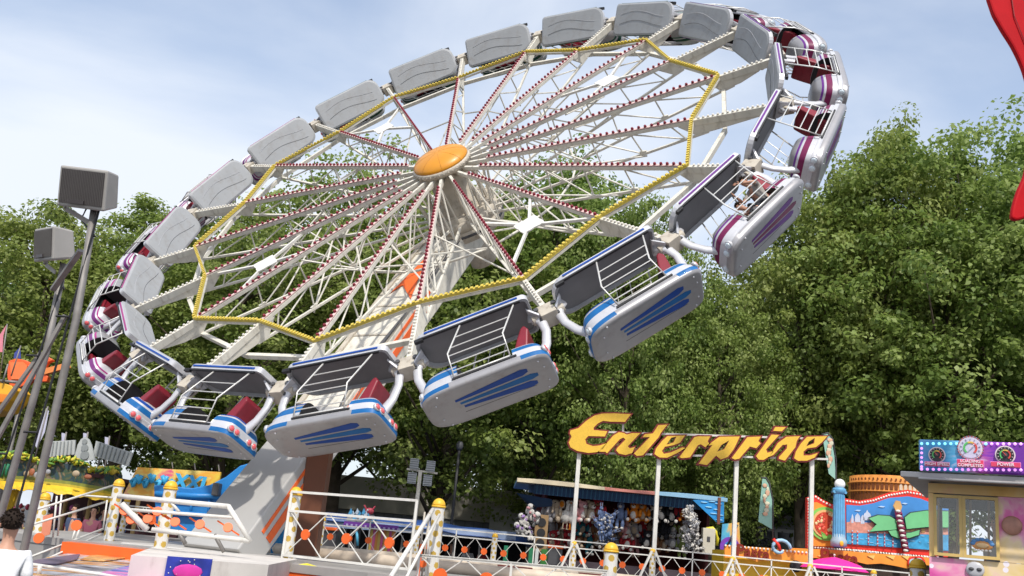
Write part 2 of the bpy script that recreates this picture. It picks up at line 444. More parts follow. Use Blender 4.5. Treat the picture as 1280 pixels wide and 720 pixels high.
    m.prism([(-.42, -.27, -1.12), (-.70, -.27, -.52), (-.80, -.27, -.34), (-.87, -.27, -.30), (-.93, -.27, -.40), (-.80, -.27, -.9), (-.66, -.27, -1.12)], (0, .54, 0))
    m.box((-.12, 0, -1.08), .75, .5, .12)
    wobj('seat', m, [redv], g, .03)
    # end brackets that carry the tub
    for sx, nm in ((1, 'front_bracket'), (-1, 'rear_bracket')):
        for_pts = [(1.0, -.02), (.98, .0), (1.10, -.06), (1.18, -.20), (1.20, -.44), (1.13, -.72), (.98, -.96), (.84, -1.08)]
        rr = [.08, .10, .105, .09, .08, .085, .11, .13]
        m = MB(); m.tube([V((sx*a, 0, z+.06)) for a, z in for_pts], rr, 12, 0, flat=.62, up=(0, 1, 0))
        m.tube([V((sx*1.16, 0, -.05)), V((sx*1.33, 0, -.02))], .07, 10)
        m.prism([(sx*.99, -.20, .12), (sx*1.18, -.13, -.04), (sx*1.18, .13, -.04), (sx*.99, .20, .12)], (0, 0, -.05))
        wobj(nm, m, [silverL], g)
    # cages
    for sy in (1, -1):
        m = MB()
        def P(x, t):   # t 0 top .. 1 knee .. 2 bottom
            y, z, xs = ((.44, .10, -.32), (.57, -.58, 0), (.51, -1.06, 0))[t]; return V((x+xs, sy*y, z))
        for x in (.48, -.52):
            m.tube([P(x, 0), P(x, 1), P(x, 2)], .016, 6)
        m.tube([P(.48, 2), P(-.52, 2)], .016, 6)
        for f in (.45, .8): m.tube([P(.48, 0).lerp(P(.48, 1), f), P(-.52, 0).lerp(P(-.52, 1), f)], .011, 5)
        for f in (.1, .45, .75): m.tube([P(.48, 1).lerp(P(.48, 2), f), P(-.52, 1).lerp(P(-.52, 2), f)], .011, 5)
        if sy < 0:
            for x in (.2, -.1): m.tube([P(x, 0), P(x, 1), P(x, 2)], .009, 5)
        wobj('cage_door', m, [mat('cage_grey_white', (.66, .65, .62), .35, .2, var=.1)], g)
    return g
cols = ['purple']+['blue']*5+['magenta']*5+['green']*5+['purple']*4
TILT = {0: 20, 1: 16, 2: 20, 3: 30, 4: 32, 5: 30, 6: 30, 7: 32, 8: 34, 9: 37, 10: 40, 11: 41, 12: 41, 13: 41, 14: 41, 15: 41, 16: 38, 17: 34, 18: 30, 19: 24}
LBL = {
 0: 'silver gondola with purple stripes carrying a rider who leans out through the cage',
 1: 'silver gondola with blue stripes directly below and left of the one with the rider',
 2: 'silver gondola with blue stripes hanging right of the lift boom above the dark trees',
 3: 'silver gondola with blue stripes hanging in front of the orange stripes of the boom',
 4: 'lowest blue striped silver gondola, with pink tail lamps and red seat, left of the boom',
 5: 'blue striped gondola tilted sideways on the lower left, between a blue and a magenta one',
 6: 'magenta striped gondola nearest the blue ones at the left side of the wheel',
 7: 'magenta striped gondola second up from the blue ones on the left side of the wheel',
 8: 'magenta striped gondola third up from the blue ones with its pale roof towards us',
 9: 'magenta striped gondola on the upper left with its roof side on to us',
 10: 'highest of the magenta gondolas, pale roof turned to the hub at the upper left',
 11: 'dark green gondola, lowest left of the five grey roofed ones at the top',
 12: 'dark green gondola, second of the five grey roofed ones from the left at the top',
 13: 'dark green gondola, middle one of the five grey roofed ones at the top',
 14: 'dark green gondola, fourth of the five grey roofed ones at the top',
 15: 'dark green gondola at the very top of the wheel with a flat grey roof',
 16: 'purple striped gondola just right of the wheel top, grey roof facing the hub',
 17: 'purple striped gondola at the upper right rim seen between roof and cage bars',
 18: 'purple striped gondola at the far right rim with red seat behind white bars',
 19: 'purple striped gondola hanging directly above the one with the rider'}
gp = {}
gond = {}
for i in range(20):
    c = cols[i]
    g = make_gondola(c) if c not in gp else copy_tree(gp[c]); gp.setdefault(c, g)
    j = (i+1) % 20
    X = (PW[j]-PW[i]).normalized(); mid = (PW[i]+PW[j])/2; r = (mid-Cw).normalized()
    t = math.atan(.617/(1.54-r.z)); Z = (-r*math.cos(t)+N*math.sin(t)); Y = Z.cross(X)
    g.rotation_mode = 'QUATERNION'; g.location = mid
    g.rotation_quaternion = Matrix((X, Y, Z)).transposed().to_quaternion()
    tag(g, LBL[i], 'gondola', 'gondolas hanging round the tilted wheel'); gond[i] = (g, X, Y, Z, mid)

# ================================================================== LIFT BOOM
def bp(off, t, s): return Cw-N*off-Bm*t+Tm*s
boom = thing('lift_boom', 'massive leaning cream lift boom with orange arrow and stripes carrying the wheel', 'ride boom', bp(1.9, 10.9, 0))
m = MB()
def boxoff(m, t0, t1, w0, w1, o0, o1, d0, d1, mi=0, s0=0, s1=0):
    m.hexa([bp(o0+d0, t0, s0-w0/2), bp(o0+d0, t0, s0+w0/2), bp(o0, t0, s0+w0/2), bp(o0, t0, s0-w0/2),
            bp(o1+d1, t1, s1-w1/2), bp(o1+d1, t1, s1+w1/2), bp(o1, t1, s1+w1/2), bp(o1, t1, s1-w1/2)], mi)
boxoff(m, -.7, 7.2, 1.15, 1.25, 1.55, 1.55, .75, .62, 0, .28, .06)
obj('beam', m, [cream], boom, .03)
m = MB(); boxoff(m, 7.2, 11.0, 1.27, 1.45, 1.53, 1.45, .64, .62, 0, .06, 0)
obj('lower_boom', m, [mat('lower_boom_grey', (.44, .43, .41), .35, .15, var=.08, scale=1)], boom, .03)  # lower length of the boom, greyer than the beam above it
m = MB()
for (s, w) in ((.55, .13), (-.55, .06)): boxoff(m, -.3, 7.15, w, w, 1.50, 1.50, .06, .06, 0, s+.27, s*1.05+.06)
for t in (1.5, 2.6, 3.7, 4.8, 5.9):
    boxoff(m, t, t+.05, 1.05, 1.05, 1.53, 1.53, .04, .04, 0, .26-.028*t, .26-.028*t)
obj('flange', m, [creamD], boom)
m = MB()      # arrow on the wheel side
def onface(x, y, off):
    d = V(MW @ np.array([(x-640)/F, (y-360)/F, 1.0])); c = V(CAM)-(Cw-N*off); return V(CAM)+d*(-c.dot(N)/d.dot(N))
m.prism([onface(x, y, 1.515) for x, y in ((534, 320), (513, 373), (503, 356), (474, 374))], -N*.012)
obj('orange_arrow', m, [orange], boom)
m = MB()      # stripes on the right flank
for (o0, o1) in ((1.66, 1.73), (1.83, 1.98)):
    for (t0, t1, sa, sb) in ((3.0, 7.2, -.425, -.565), (7.2, 10.4, -.575, -.70)):
        m.hexa([bp(o0, t0, sa+.02), bp(o1, t0, sa+.02), bp(o1, t0, sa-.014), bp(o0, t0, sa-.014),
                bp(o0, t1, sb+.02), bp(o1, t1, sb+.02), bp(o1, t1, sb-.014), bp(o0, t1, sb-.014)], 0)
obj('orange_stripe', m, [orange], boom)
m = MB()
m.lathe([(1.0, 0), (1.0, .25), (.86, .3), (.86, .62)], bp(1.75, 0, 0), N, 40, 0)
m.lathe([(1.03, .18), (1.03, .24)], bp(1.78, 0, 0), N, 40, 1)
m.lathe([(.35, 0), (.35, .9)], bp(2.9, 0, 0), N, 20, 0)
obj('slewing_bearing', m, [creamD, darkg], boom)
m = MB()
for k in range(5): m.tube([bp(1.48, 1.2+k*.2, -.45+.05*k), bp(1.46, 2.5+k*.3, -.5), bp(1.46, 6, -.48+.03*k)], .012, 5)
obj('hydraulic_hose', m, [darkg], boom)
# boom foot
foot = thing('boom_pedestal', 'low grey steel pedestal block under the foot of the lift boom', 'pedestal', (-4.6, 18.4, 0))
m = MB()
m.hexa([V(p) for p in ((-6.9, 17.6, .2), (-3.2, 17.2, .2), (-3.0, 20.5, .2), (-6.5, 21, .2), (-6.4, 17.9, 1.22), (-3.5, 17.6, 1.22), (-3.3, 20.3, 1.22), (-6.2, 20.6, 1.22))])
obj('plinth', m, [mat('light_grey_deck_paint', (.48, .46, .43), .55, var=.2, scale=2)], foot, .04)
m = MB()
for dx in (-1.0, -.55, .6): 
    q = bp(1.5, 11.0, 0)+V((dx, 0, -.55)); m.tube([q, q+V((.12, -.1, .32)), q+V((.4, -.05, .34))], .05, 6)
m.box(bp(1.9, 11.1, 0)+V((0, 0, -.2)), 1.7, .7, .3)
obj('pivot_clamp', m, [darkg], foot)
# ================================================================== SETTING: ground, deck
def structure(name, mb, mats, bevel=0): return tag(obj(name, mb, mats, None, bevel), kind='structure')
m = MB(); m.add([(-900, -60, 0), (900, -60, 0), (900, 1500, 0), (-900, 1500, 0)], [(0, 1, 2, 3)])
structure('ground', m, mat('asphalt', (.06, .06, .06), .85, var=.3, scale=.6, bump=.2))
DZ = 1.2
deckm = mat('worn_grey_deck_plate', (.36, .34, .32), .5, .1, var=.25, scale=1.2, bump=.1)
deck = thing('ride_platform', 'wide grey metal ride platform with orange skirt panels under the wheel', 'platform', (1.0, 22, 0))
m = MB()
dp = [(-9.5, 18.6), (-7.0, 17.2), (-3.9, 16.2), (-1.7, 15.0), (1.5, 14.9), (5.5, 16.0), (9.5, 20), (10.5, 27.6), (-9.8, 27.6)]
m.prism([V((x, y, DZ)) for x, y in dp], (0, 0, -.12)); obj('deck_plate', m, [deckm], deck)
m = MB()
for k in range(3): 
    a, b = dp[k+1], dp[k+2]
    m.prism([V((a[0], a[1]+.02, DZ-.125)), V((b[0], b[1]+.02, DZ-.125)), V((b[0], b[1]+.02, .35)), V((a[0], a[1]+.02, .35))], (0, .06, 0))
a, b = dp[0], dp[1]
obj('skirt', m, [orange], deck)
m = MB(); m.prism([V((a[0], a[1]+.02, DZ-.125)), V((b[0], b[1]+.02, DZ-.125)), V((b[0], b[1]+.02, .35)), V((a[0], a[1]+.02, .35))], (0, .06, 0))
obj('grey_skirt', m, [deckm], deck)
m = MB()      # inner beige track ring
ring = []
for k in range(49):
    a = PI*2*k/48; ring.append((Cw.x+2.6+5.2*math.cos(a), 22.2+3.4*math.sin(a)))
m.tube([V((x, y, DZ+.10)) for x, y in ring[:-1]], .13, 6, closed=True)
obj('track_ring', m, [mat('beige_track', (.55, .46, .36), .6, var=.3)], deck)
m = MB()
m.prism([U(385, 704, 15.85)+V((0, -.03, 0)), U(400, 709, 15.7)+V((0, -.03, 0)), U(384, 713, 15.8), U(400, 722, 15.6), U(350, 722, 15.9), U(356, 712, 15.9), U(340, 709, 16.0)], (0, -.04, 0), 0)
m.prism([U(400, 716, 15.5), U(500, 726, 14.9), U(480, 740, 14.9), U(390, 740, 15.4)], (0, -.04, 0), 1)
obj('skirt_artwork', m, [mat('lemon_paint', (.8, .7, .05), .5), mat('violet_paint', (.12, .03, .22), .5)], deck)
for k in range(9):
    m = MB(); p = U(640+k*55+rng.uniform(-12, 12), 716, 24.5); p.z = DZ+.08
    m.box(p, rng.uniform(.3, .9), .35, .16); obj('deck_crossbeam', m, [mat('dark_red_beam', (.16, .03, .025), .6, var=.3) if k % 2 == 0 else creamD], deck)
# entrance deck with air-brushed artwork
art1 = ramp_mat('airbrushed_silver_art', [(.30, (.05, .05, .08)), (.42, (.30, .30, .33)), (.5, (.55, .55, .58)), (.58, (.45, .16, .04)), (.64, (.75, .45, .12)), (.72, (.22, .22, .26))], .7, .35, 5, 2.5)
ent = thing('entrance_deck', 'low entrance deck painted with blurred silver and orange airbrush art at lower left', 'deck', (-5.5, 13.5, 0))
def onz(x, y, z):
    d = V(MW @ np.array([(x-640)/F, (y-360)/F, 1.0])); t = (z-CAM[2])/d.z; return V(CAM)+d*t
m = MB(); m.prism([onz(x, y, 1.0) for x, y in ((-20, 742), (36, 703), (62, 696), (122, 684), (240, 700), (262, 742))], (0, 0, -.3)); obj('painted_floor', m, [art1], ent)
m = MB(); m.prism([onz(x, y, 1.01) for x, y in ((112, 742), (128, 716), (168, 706), (212, 716), (215, 742))], (0, 0, .012), 0)
obj('magenta_floor_panel', m, [ramp_mat('magenta_blue_art', [(.35, (.02, .05, .35)), (.45, (.25, .3, .65)), (.5, (.60, .12, .40)), (.58, (.70, .25, .5)), (.7, (.1, .04, .3))], .9, .35, 4, 2, stars=5)], ent)
m = MB(); m.prism([onz(x, y, 1.01) for x, y in ((100, 700), (112, 695), (158, 692), (164, 697), (130, 702))], (0, 0, .010), 0)
obj('orange_glow_art', m, [ramp_mat('glow_art', [(.35, (.16, .10, .08)), (.48, (.55, .20, .05)), (.56, (.80, .50, .15)), (.68, (.25, .18, .16))], 1.6, .35, 4, 2)], ent)
m = MB(); m.prism([onz(x, y, 1.01) for x, y in ((34, 706), (44, 701), (100, 693), (96, 700), (70, 706))], (0, 0, .012), 0)
m.prism([onz(x, y, 1.03) for x, y in ((112, 689), (130, 686), (166, 690), (160, 692))], (0, 0, .012), 1)
obj('floor_stripe', m, [mat('plum_paint', (.13, .10, .16), .4), mat('lime_paint', (.55, .65, .12), .5)], ent)
m = MB(); m.hexa([V(p) for p in ((-6.9, 16.7, .8), (-5.3, 16.5, .8), (-5.3, 17.4, .8), (-7.0, 17.5, .8), (-6.9, 16.7, 1.17), (-5.3, 16.5, 1.17), (-5.3, 17.4, 1.17), (-7.0, 17.5, 1.17))], 0)
obj('orange_riser', m, [orange], ent)
f0, f1, f2, f3 = onz(164, 694, 1.25), onz(336, 706, 1.25), onz(372, 699, 1.25), onz(190, 684, 1.25)
m = MB(); m.hexa([V((p.x, p.y, .5)) for p in (f0, f1, f2, f3)]+[f0, f1, f2, f3])
blk = obj('white_deck_block', m, [mat('offwhite_deck_paint', (.62, .58, .53), .5, var=.15, scale=2, dirt=.4)], ent)
qa, qb = f0.lerp(f1, .25)+V((0, -.03, 0)), f0.lerp(f1, .57)+V((0, -.03, 0)); pc = (qa+qb)/2; pc.z = 1.14
m = MB(); m.prism([V((qa.x, qa.y, 1.27)), V((qb.x, qb.y, 1.27)), V((qb.x, qb.y, 1.02)), V((qa.x, qa.y, 1.02))], (0, .02, 0), 0)
eX = (qb-qa).normalized(); m.ball(pc+V((0, -.006, -.03)), (.19, .010, .085), 1, 20, 6, (eX, V((-eX.y, eX.x, 0)), V((0, 0, 1))))
for k in range(14): m.ball(pc+eX*rng.uniform(-.24, .24)+V((0, -.006, rng.uniform(-.1, .11))), .008, 2, 5, 3)
obj('planet_picture', m, [mat('deep_blue_art', (.03, .05, .35), .4, var=.5, scale=6), mat('hot_magenta_art', (.65, .05, .38), .4, var=.3), white], ent)
# ------------------------------------------------------------------ polka dot posts
golddot = mat('gold_dots', (.50, .33, .06), .4, var=.1)
def make_post():
    g = thing('polka_dot_post', 'x', 'post')
    nx, nz = 56, 96; R, H = .098, 1.08
    dots = []
    for r in range(7):
        for c in range(4): dots.append((c*.25+(r % 2)*.125, .10+r*.15))
    def fm(i, j):
        z = (i+.5)/nz*H; a = (j+.5)/nx
        for da, dz in dots:
            x = abs(a-da) % 1; x = min(x, 1-x)*2*PI*R
            if (x/.046)**2+((z-dz)/.046)**2 < 1: return 1
        return 0
    m = MB(); m.lathe([(R, H*i/nz) for i in range(nz+1)], (0, 0, 0), n=nx, fm=fm)
    wobj('shaft', m, [white, golddot], g)
    m = MB(); m.lathe([(R+.012, 0), (R+.012, .03)], (0, 0, H), n=24); m.ball((0, 0, H+.03), (R+.005, R+.005, .11), 0, 20, 8, half=True)
    wobj('dome_cap', m, [yelD], g)
    return g
post0 = make_post(); used = False
def polka(p, label, h=1.22, wide=1.0, group=None):
    global used
    g = post0 if not used else copy_tree(post0); used = True
    g.location = p; g.scale = (wide, wide, h/1.22); tag(g, label, 'post', group); return g
NP = 'white posts with gold dots round the ride'
def post_at(xt, yt, xb, yb, Y, lab, h=1.27):
    t = U(xt, yt, Y); b_ = U(xb, yb, Y); polka(V(((t.x+b_.x)/2, Y, t.z-h-.02)), lab, h, group=NP)
post_at(372, 607, 358, 695, 17.0, 'tall dotted white post just right of the foot of the lift boom')
post_at(548, 621, 541, 718, 15.5, 'tall dotted white post at the head of the white stair rails, centre', 1.25)
post_at(214, 599, 201, 688, 15.6, 'dotted white post in front of the blue slide, left of the boom', 1.20)
post_at(150, 597, 137, 670, 18.8, 'dotted white post in front of the right end of the jungle stall', 1.25)
post_at(57, 614, 44, 688, 19.5, 'dotted white post beside the leftmost orange discs near the boy', 1.25)
post_at(764, 676, 762, 730, 14.2, 'short dotted white post in front of the toy stall', 1.2)
post_at(1148, 696, 1147, 730, 13.0, 'dotted white post next to the pink ticket booth', 1.1)
# ------------------------------------------------------------------ railings
def railing(name, label, p, q, h, ndisc, disc_r, bars=(1.0, .72, .08), t=.02, posts=2, group=None, br=.009, mid_post=True, tilt=0):
    """p,q: foot points; white rails, thin crosses and orange discs"""
    p = V(p); q = V(q); g = thing(name, label, 'railing', p, group)
    up = V((0, 0, 1)); m = MB()
    for f in bars: m.bar(p+up*h*f, q+up*h*f, t*1.6, t*1.6)
    obj('rail', m, [white], g)
    for k in range(posts):
        m = MB(); s = p.lerp(q, k/(posts-1)); m.bar(s+up*.02, s+up*h, t*1.6, t*1.6, up=(0, 1, 0)); obj('upright', m, [white], g)
    nrm = (q-p).cross(up).normalized()
    lo, hi = h*bars[-1], h*bars[1]
    m = MB(); dpts = []
    for k in range(ndisc):
        c = p.lerp(q, (k+.5)/ndisc)+up*(lo+hi)/2; hw = (q-p).length/ndisc/2*.92; e = (q-p).normalized(); dpts.append(c)
        for sx in (-1, 1):
            for sz in (-1, 1): m.bar(c, c+e*hw*sx+up*(hi-lo)/2*sz*.97, br*1.6, br*1.6)
    if ndisc: obj('cross_bars', m, [white], g)
    for c in dpts:
        m = MB(); m.disc(c-nrm*.015, nrm, disc_r, .035, 18); obj('disc', m, [orange], g)
    return g
railing('railing', 'white railing with three orange discs right of the brown column', (-3.35, 16.9, DZ), (-1.15, 15.6, DZ), 1.12, 3, .085, posts=2, t=.024)
far_y = 27.0
fx = [147, 243, 330, 398, 519, 617, 717, 816, 916, 1013, 1092, 1180]
fpts = []
for x in fx:
    p = U(x, 690, far_y); p.z = DZ; fpts.append(p)
FL = ['behind the orange gate on the far left', 'behind the blue slide end', 'hidden behind the boom foot', 'left of the game stall', 'under the floodlight mast', 'in front of the blue tarpaulin', 'at the first leg of the lettered sign', 'at the second leg of the lettered sign', 'at the third leg of the lettered sign', 'at the fourth leg of the lettered sign', 'in front of the pasta stall']
for k, p in enumerate(fpts[:-1]):
    if k == 2: continue
    polka(p, 'small dotted post of the far railing '+FL[k], .92, .78, 'small dotted posts of the far railing')
for k in range(3, len(fpts)-1):
    nd = {3: 5, 4: 4}.get(k, 4)
    railing('far_railing', 'far white railing section with orange discs '+['', '', '', 'before the striped game stall', 'before the dark tent under the blue tarpaulin', 'left of the toy stall', 'before the left half of the toy stall', 'before the right half of the toy stall', 'before the yellow pasta counter', 'beneath the pink parasol'][k] if k < 10 else 'far white railing section before the pasta stall', fpts[k], fpts[k+1], .92, nd, .085, (1.0, .80, .12), .019, 3, 'far railing sections behind the ride')
for k in (0, 1): railing('far_railing', ['far white railing section at the left below the jungle stall', 'far white railing section behind the left gate by the blue slide'][k], fpts[k], fpts[k+1], .9, 4, .12, (1.0, .8, .12), .019, 2, 'far railing sections behind the ride')
# stair rails running down towards the viewer
g = thing('stair_railing', 'pair of white stair handrails slanting down to the left of the centre post', 'railing', (-1.2, 15, 0))
for dx, dy, w in ((0, 0, .033), (.32, -.1, .022)):
    m = MB(); a = U(541+dx*25, 637+dx*20, 15.3); b = U(488+dx*60, 722+dx*5, 13.4); m.tube([a, b], w, 8)
    m.tube([a.lerp(b, .12), V((a.x+.05, a.y, DZ-.1))], .02, 6) if dx == 0 else None
    obj('handrail', m, [white], g)
m = MB(); 
for x in (527, 533): m.tube([U(x+4, 640, 15.1), U(x-6, 722, 15.0)], .014, 6)
obj('post', m, [creamD], g)
m = MB(); m.disc(U(529, 705, 15.0), (0, -1, 0), .05, .03); m.bar(U(527, 680, 15), U(522, 720, 15), .05, .03); obj('orange_tag', m, [orange], g)
railing('front_railing', 'front railing with large orange discs right of the centre post', U(519, 742, 14.3), U(757, 765, 13.6), .52, 4, .10, (1.0, .98, .05), .02, 3)
# left gate
g = thing('slanted_gate', 'slanted white gate frame with orange discs in front of the boom foot', 'gate', (-5.5, 14.6, 0))
Yg = 14.5
m = MB()
for a, b, w in (((147, 620), (286, 633), .036), ((162, 637), (291, 647), .024), ((190, 662), (312, 676), .036), ((285, 632), (313, 677), .036), ((152, 630), (184, 662), .045), ((212, 626), (224, 640), .022)):
    m.tube([U(a[0], a[1], Yg), U(b[0], b[1], Yg)], w, 8)
obj('frame', m, [white], g)
for a, b in (((222, 664), (232, 680)), ((268, 668), (280, 690))): m = MB(); m.tube([U(*a, Yg), U(*b, Yg)], .03, 6); obj('foot', m, [steel], g)
for (x, y) in ((156, 639), (164, 650), (185, 649), (197, 640), (219, 653), (250, 656), (285, 660)):
    m = MB(); m.disc(U(x, y, Yg+.02), (.1, -1, .45), .068, .03, 18); m.bar(U(x-13, y-9, Yg+.05), U(x+14, y+9, Yg+.05), .03, .02); obj('disc', m, [orange], g)
# left stair rails
g = thing('stair_rail', 'white stair railing rising to the right behind the boy with orange discs', 'railing', (-9, 17, 0))
m = MB()
for a, b, ya, yb in (((36, 640), (141, 607), 16, 18.4), ((33, 658), (133, 627), 16, 18.4), ((31, 699), (129, 661), 16, 18.4), ((30, 712), (126, 668), 15.6, 18), ((100, 619), (141, 622), 18.4, 18.4)):
    m.tube([U(*a, ya), U(*b, yb)], .018, 6)
obj('rail', m, [white], g)
for x, y0, y1, yy in ((69, 620, 672, 17), (75, 618, 670, 17), (132, 625, 660, 18.3), (92, 662, 678, 17.5), (97, 662, 676, 17.5)): m = MB(); m.tube([U(x+2, y0, yy), U(x-3, y1, yy)], .016, 6); obj('upright', m, [white], g)
for (x, y) in ((49, 673), (96, 657)):
    m = MB(); m.disc(U(x, y, 16.8), (.1, -1, .2), .085, .03, 18); obj('disc', m, [orange], g)
m = MB(); m.prism([U(54, 645, 17.2), U(66, 642, 17.2), U(62, 668, 17.2), U(51, 672, 17.2)], (0, .02, 0)); obj('orange_panel', m, [mat('faded_orange', (.7, .25, .15), .5)], g)
g = thing('front_handrail', 'low white handrail crossing the painted deck at the lower left corner', 'railing', (-7, 11, 0))
m = MB(); m.tube([U(29, 704, 11), U(120, 717, 11.2), U(150, 722, 11.3)], .02, 6); m.tube([U(50, 707, 11), U(48, 722, 11)], .025, 6); obj('rail', m, [white], g)
# brown column
g = thing('brown_column', 'plain brown upright steel column behind the white railing', 'column', U(385, 690, 19.5))
m = MB(); b_ = U(385, 700, 19.5); m.box((b_.x-.05, 19.5, 2.35), .42, .5, 2.3, 0); obj('shaft', m, [mat('brown_paint', (.13, .045, .02), .5, var=.15)], g, .01)
m = MB(); m.box((b_.x-.05, 19.5, 1.23), .6, .7, .06); obj('base_plate', m, [creamD], g)

# ================================================================== SIGN
SY = 26.9
sg = thing('lettered_sign', 'yellow Enterprise lettering with dark red edge on four tall white legs', 'sign', U(870, 700, SY))
tr1 = lambda x, y: (700+x/7.111, 505+y/7.11)
tr2 = lambda x, y: (860+x/7.111, 520+y/7.11)
LET = [
 (tr1, [(90, 235), (160, 215), (230, 150), (300, 104), (370, 86), (480, 84), (632, 92), (575, 165), (440, 162), (380, 155), (335, 178), (298, 215), (300, 232), (422, 242), (398, 294), (250, 290), (225, 318), (235, 355), (290, 374), (350, 368), (420, 345), (380, 400), (330, 432), (250, 440), (150, 422), (90, 390), (72, 345), (98, 292), (82, 262)], []),
 (tr1, [(338, 428), (470, 280), (520, 250), (565, 258), (590, 272), (640, 258), (714, 260), (602, 378), (618, 394), (665, 380), (640, 440), (580, 458), (520, 445), (492, 415), (500, 395), (575, 318), (560, 304), (530, 318), (415, 445), (400, 430)], []),
 (tr1, [(650, 442), (790, 298), (725, 300), (750, 268), (820, 262), (868, 188), (955, 184), (893, 262), (875, 300), (735, 460), (680, 468)], []),
 (tr1, [(832, 448), (846, 398), (900, 330), (950, 285), (1112, 280), (1062, 350), (1000, 372), (930, 385), (905, 420), (920, 442), (980, 430), (1080, 385), (1115, 392), (1040, 440), (950, 482), (880, 480)], [[(1020, 300), (988, 308), (952, 356), (1000, 340)]]),
 (tr2, [(-85, 368), (50, 188), (85, 180), (196, 182), (172, 228), (186, 246), (150, 284), (110, 256), (85, 264), (15, 372), (-60, 380)], []),
 (tr2, [(85, 428), (208, 262), (172, 268), (200, 236), (272, 185), (458, 182), (432, 240), (402, 300), (350, 368), (285, 392), (245, 357), (165, 440)], [[(352, 228), (295, 265), (262, 312), (312, 292)]]),
 (tr2, [(378, 376), (520, 188), (645, 182), (622, 225), (642, 245), (602, 292), (545, 277), (450, 385), (410, 392)], []),
 (tr2, [(595, 358), (645, 290), (735, 165), (808, 170), (690, 300), (700, 326), (760, 310), (720, 362), (665, 396), (620, 392)], []),
 (tr2, [(768, 98), (868, 100), (828, 142), (745, 137)], []),
 (tr2, [(712, 368), (790, 240), (868, 185), (992, 180), (962, 225), (950, 280), (855, 402), (798, 386), (800, 365), (868, 290), (872, 258), (835, 262), (752, 352)], []),
 (tr2, [(932, 378), (948, 320), (990, 250), (1050, 185), (1235, 180), (1182, 240), (1130, 282), (1055, 292), (1022, 320), (1022, 350), (1075, 350), (1150, 328), (1120, 374), (1050, 402), (970, 402)], [[(1112, 208), (1070, 235), (1052, 264), (1108, 240)]]),
]
letm = mat('sign_yellow', (.75, .46, .05), .5, var=.12, scale=30); letr = mat('sign_dark_red_edge', (.20, .02, .02), .5)
NM = list('Enterpriise'); 
def letter(polys, offset, ext, y, mt, nm, parent):
    cu = bpy.data.curves.new('c', 'CURVE'); cu.dimensions = '2D'; cu.fill_mode = 'BOTH'; cu.extrude = ext; cu.offset = offset
    for poly in polys:
        sp = cu.splines.new('POLY'); sp.points.add(len(poly)-1); sp.use_cyclic_u = True
        for i, (a, b) in enumerate(poly): sp.points[i].co = (a, b, 0, 1)
    tmp = bpy.data.objects.new('tmp', cu); C.objects.link(tmp)
    me = bpy.data.meshes.new_from_object(tmp.evaluated_get(bpy.context.evaluated_depsgraph_get())); bpy.data.objects.remove(tmp)
    for v in me.vertices: c = v.co.copy(); v.co = V((c.x, y-c.z, c.y))-parent.location
    me.materials.clear(); me.materials.append(mt)
    o = bpy.data.objects.new(nm, me); C.objects.link(o); o.parent = parent; return o
for tr, out, holes in LET:
    polys = []
    for pl in [out]+holes:
        q = [U(*tr(x, y), SY) for x, y in pl]; polys.append([(p.x, p.z) for p in q])
    ar2 = sum(polys[0][i][0]*polys[0][(i+1) % len(polys[0])][1]-polys[0][(i+1) % len(polys[0])][0]*polys[0][i][1] for i in range(len(polys[0])))
    # inset the yellow face by shrinking along vertex normals
    def inset(pl, d):
        n = len(pl); s = 1 if sum(pl[i][0]*pl[(i+1) % n][1]-pl[(i+1) % n][0]*pl[i][1] for i in range(n)) > 0 else -1
        r = []
        for i in range(n):
            a, b, c = V((*pl[i-1], 0)), V((*pl[i], 0)), V((*pl[(i+1) % n], 0))
            e1 = (b-a).normalized(); e2 = (c-b).normalized(); n1 = V((-e1.y, e1.x, 0)); n2 = V((-e2.y, e2.x, 0))
            nn = n1+n2; nn = nn.normalized() if nn.length > .3 else n1
            k = d/max(.5, nn.dot(n1)); p = b+nn*k*s; r.append((p.x, p.y))
        return r
    lt = letter([inset(polys[0], -.03)]+polys[1:], 0, .06, SY, letr, 'letter', sg)
    f = letter([inset(polys[0], .008)]+[inset(h, -.02) for h in polys[1:]], 0, .02, SY-.06, letm, 'yellow_face', sg)
    f.parent = lt
for (x0, y0, x1) in ((721.5, 568, 717), (823, 574, 818), (921, 573, 917), (1015.5, 576, 1013)):
    a = U(x0, y0-6, SY+.1); b = U(x1, 700, SY+.1); a.x = (a.x+b.x)/2; 
    m = MB(); m.bar((a.x, SY+.12, DZ+.02), (a.x, SY+.12, a.z), .11, .11, up=(0, 1, 0)); obj('leg', m, [white], sg, .01)
m = MB()
for (a, b) in (((755, 540), (1035, 549)), ((740, 566), (1035, 574))): m.bar(U(*a, SY+.1), U(*b, SY+.1), .05, .05)
m.bar(U(779, 525, SY+.1), U(778, 560, SY+.1), .05, .05)
obj('cross_rail', m, [white], sg)
for k in (6, 7, 8, 9):
    m = MB(); c = fpts[k]+V((0, -.25, 0))
    m.bar(c+V((-.42, 0, 0)), c+V((-.05, .1, .85)), .05, .05); m.bar(c+V((.42, 0, 0)), c+V((.05, .1, .85)), .05, .05); obj('stay', m, [white], sg)
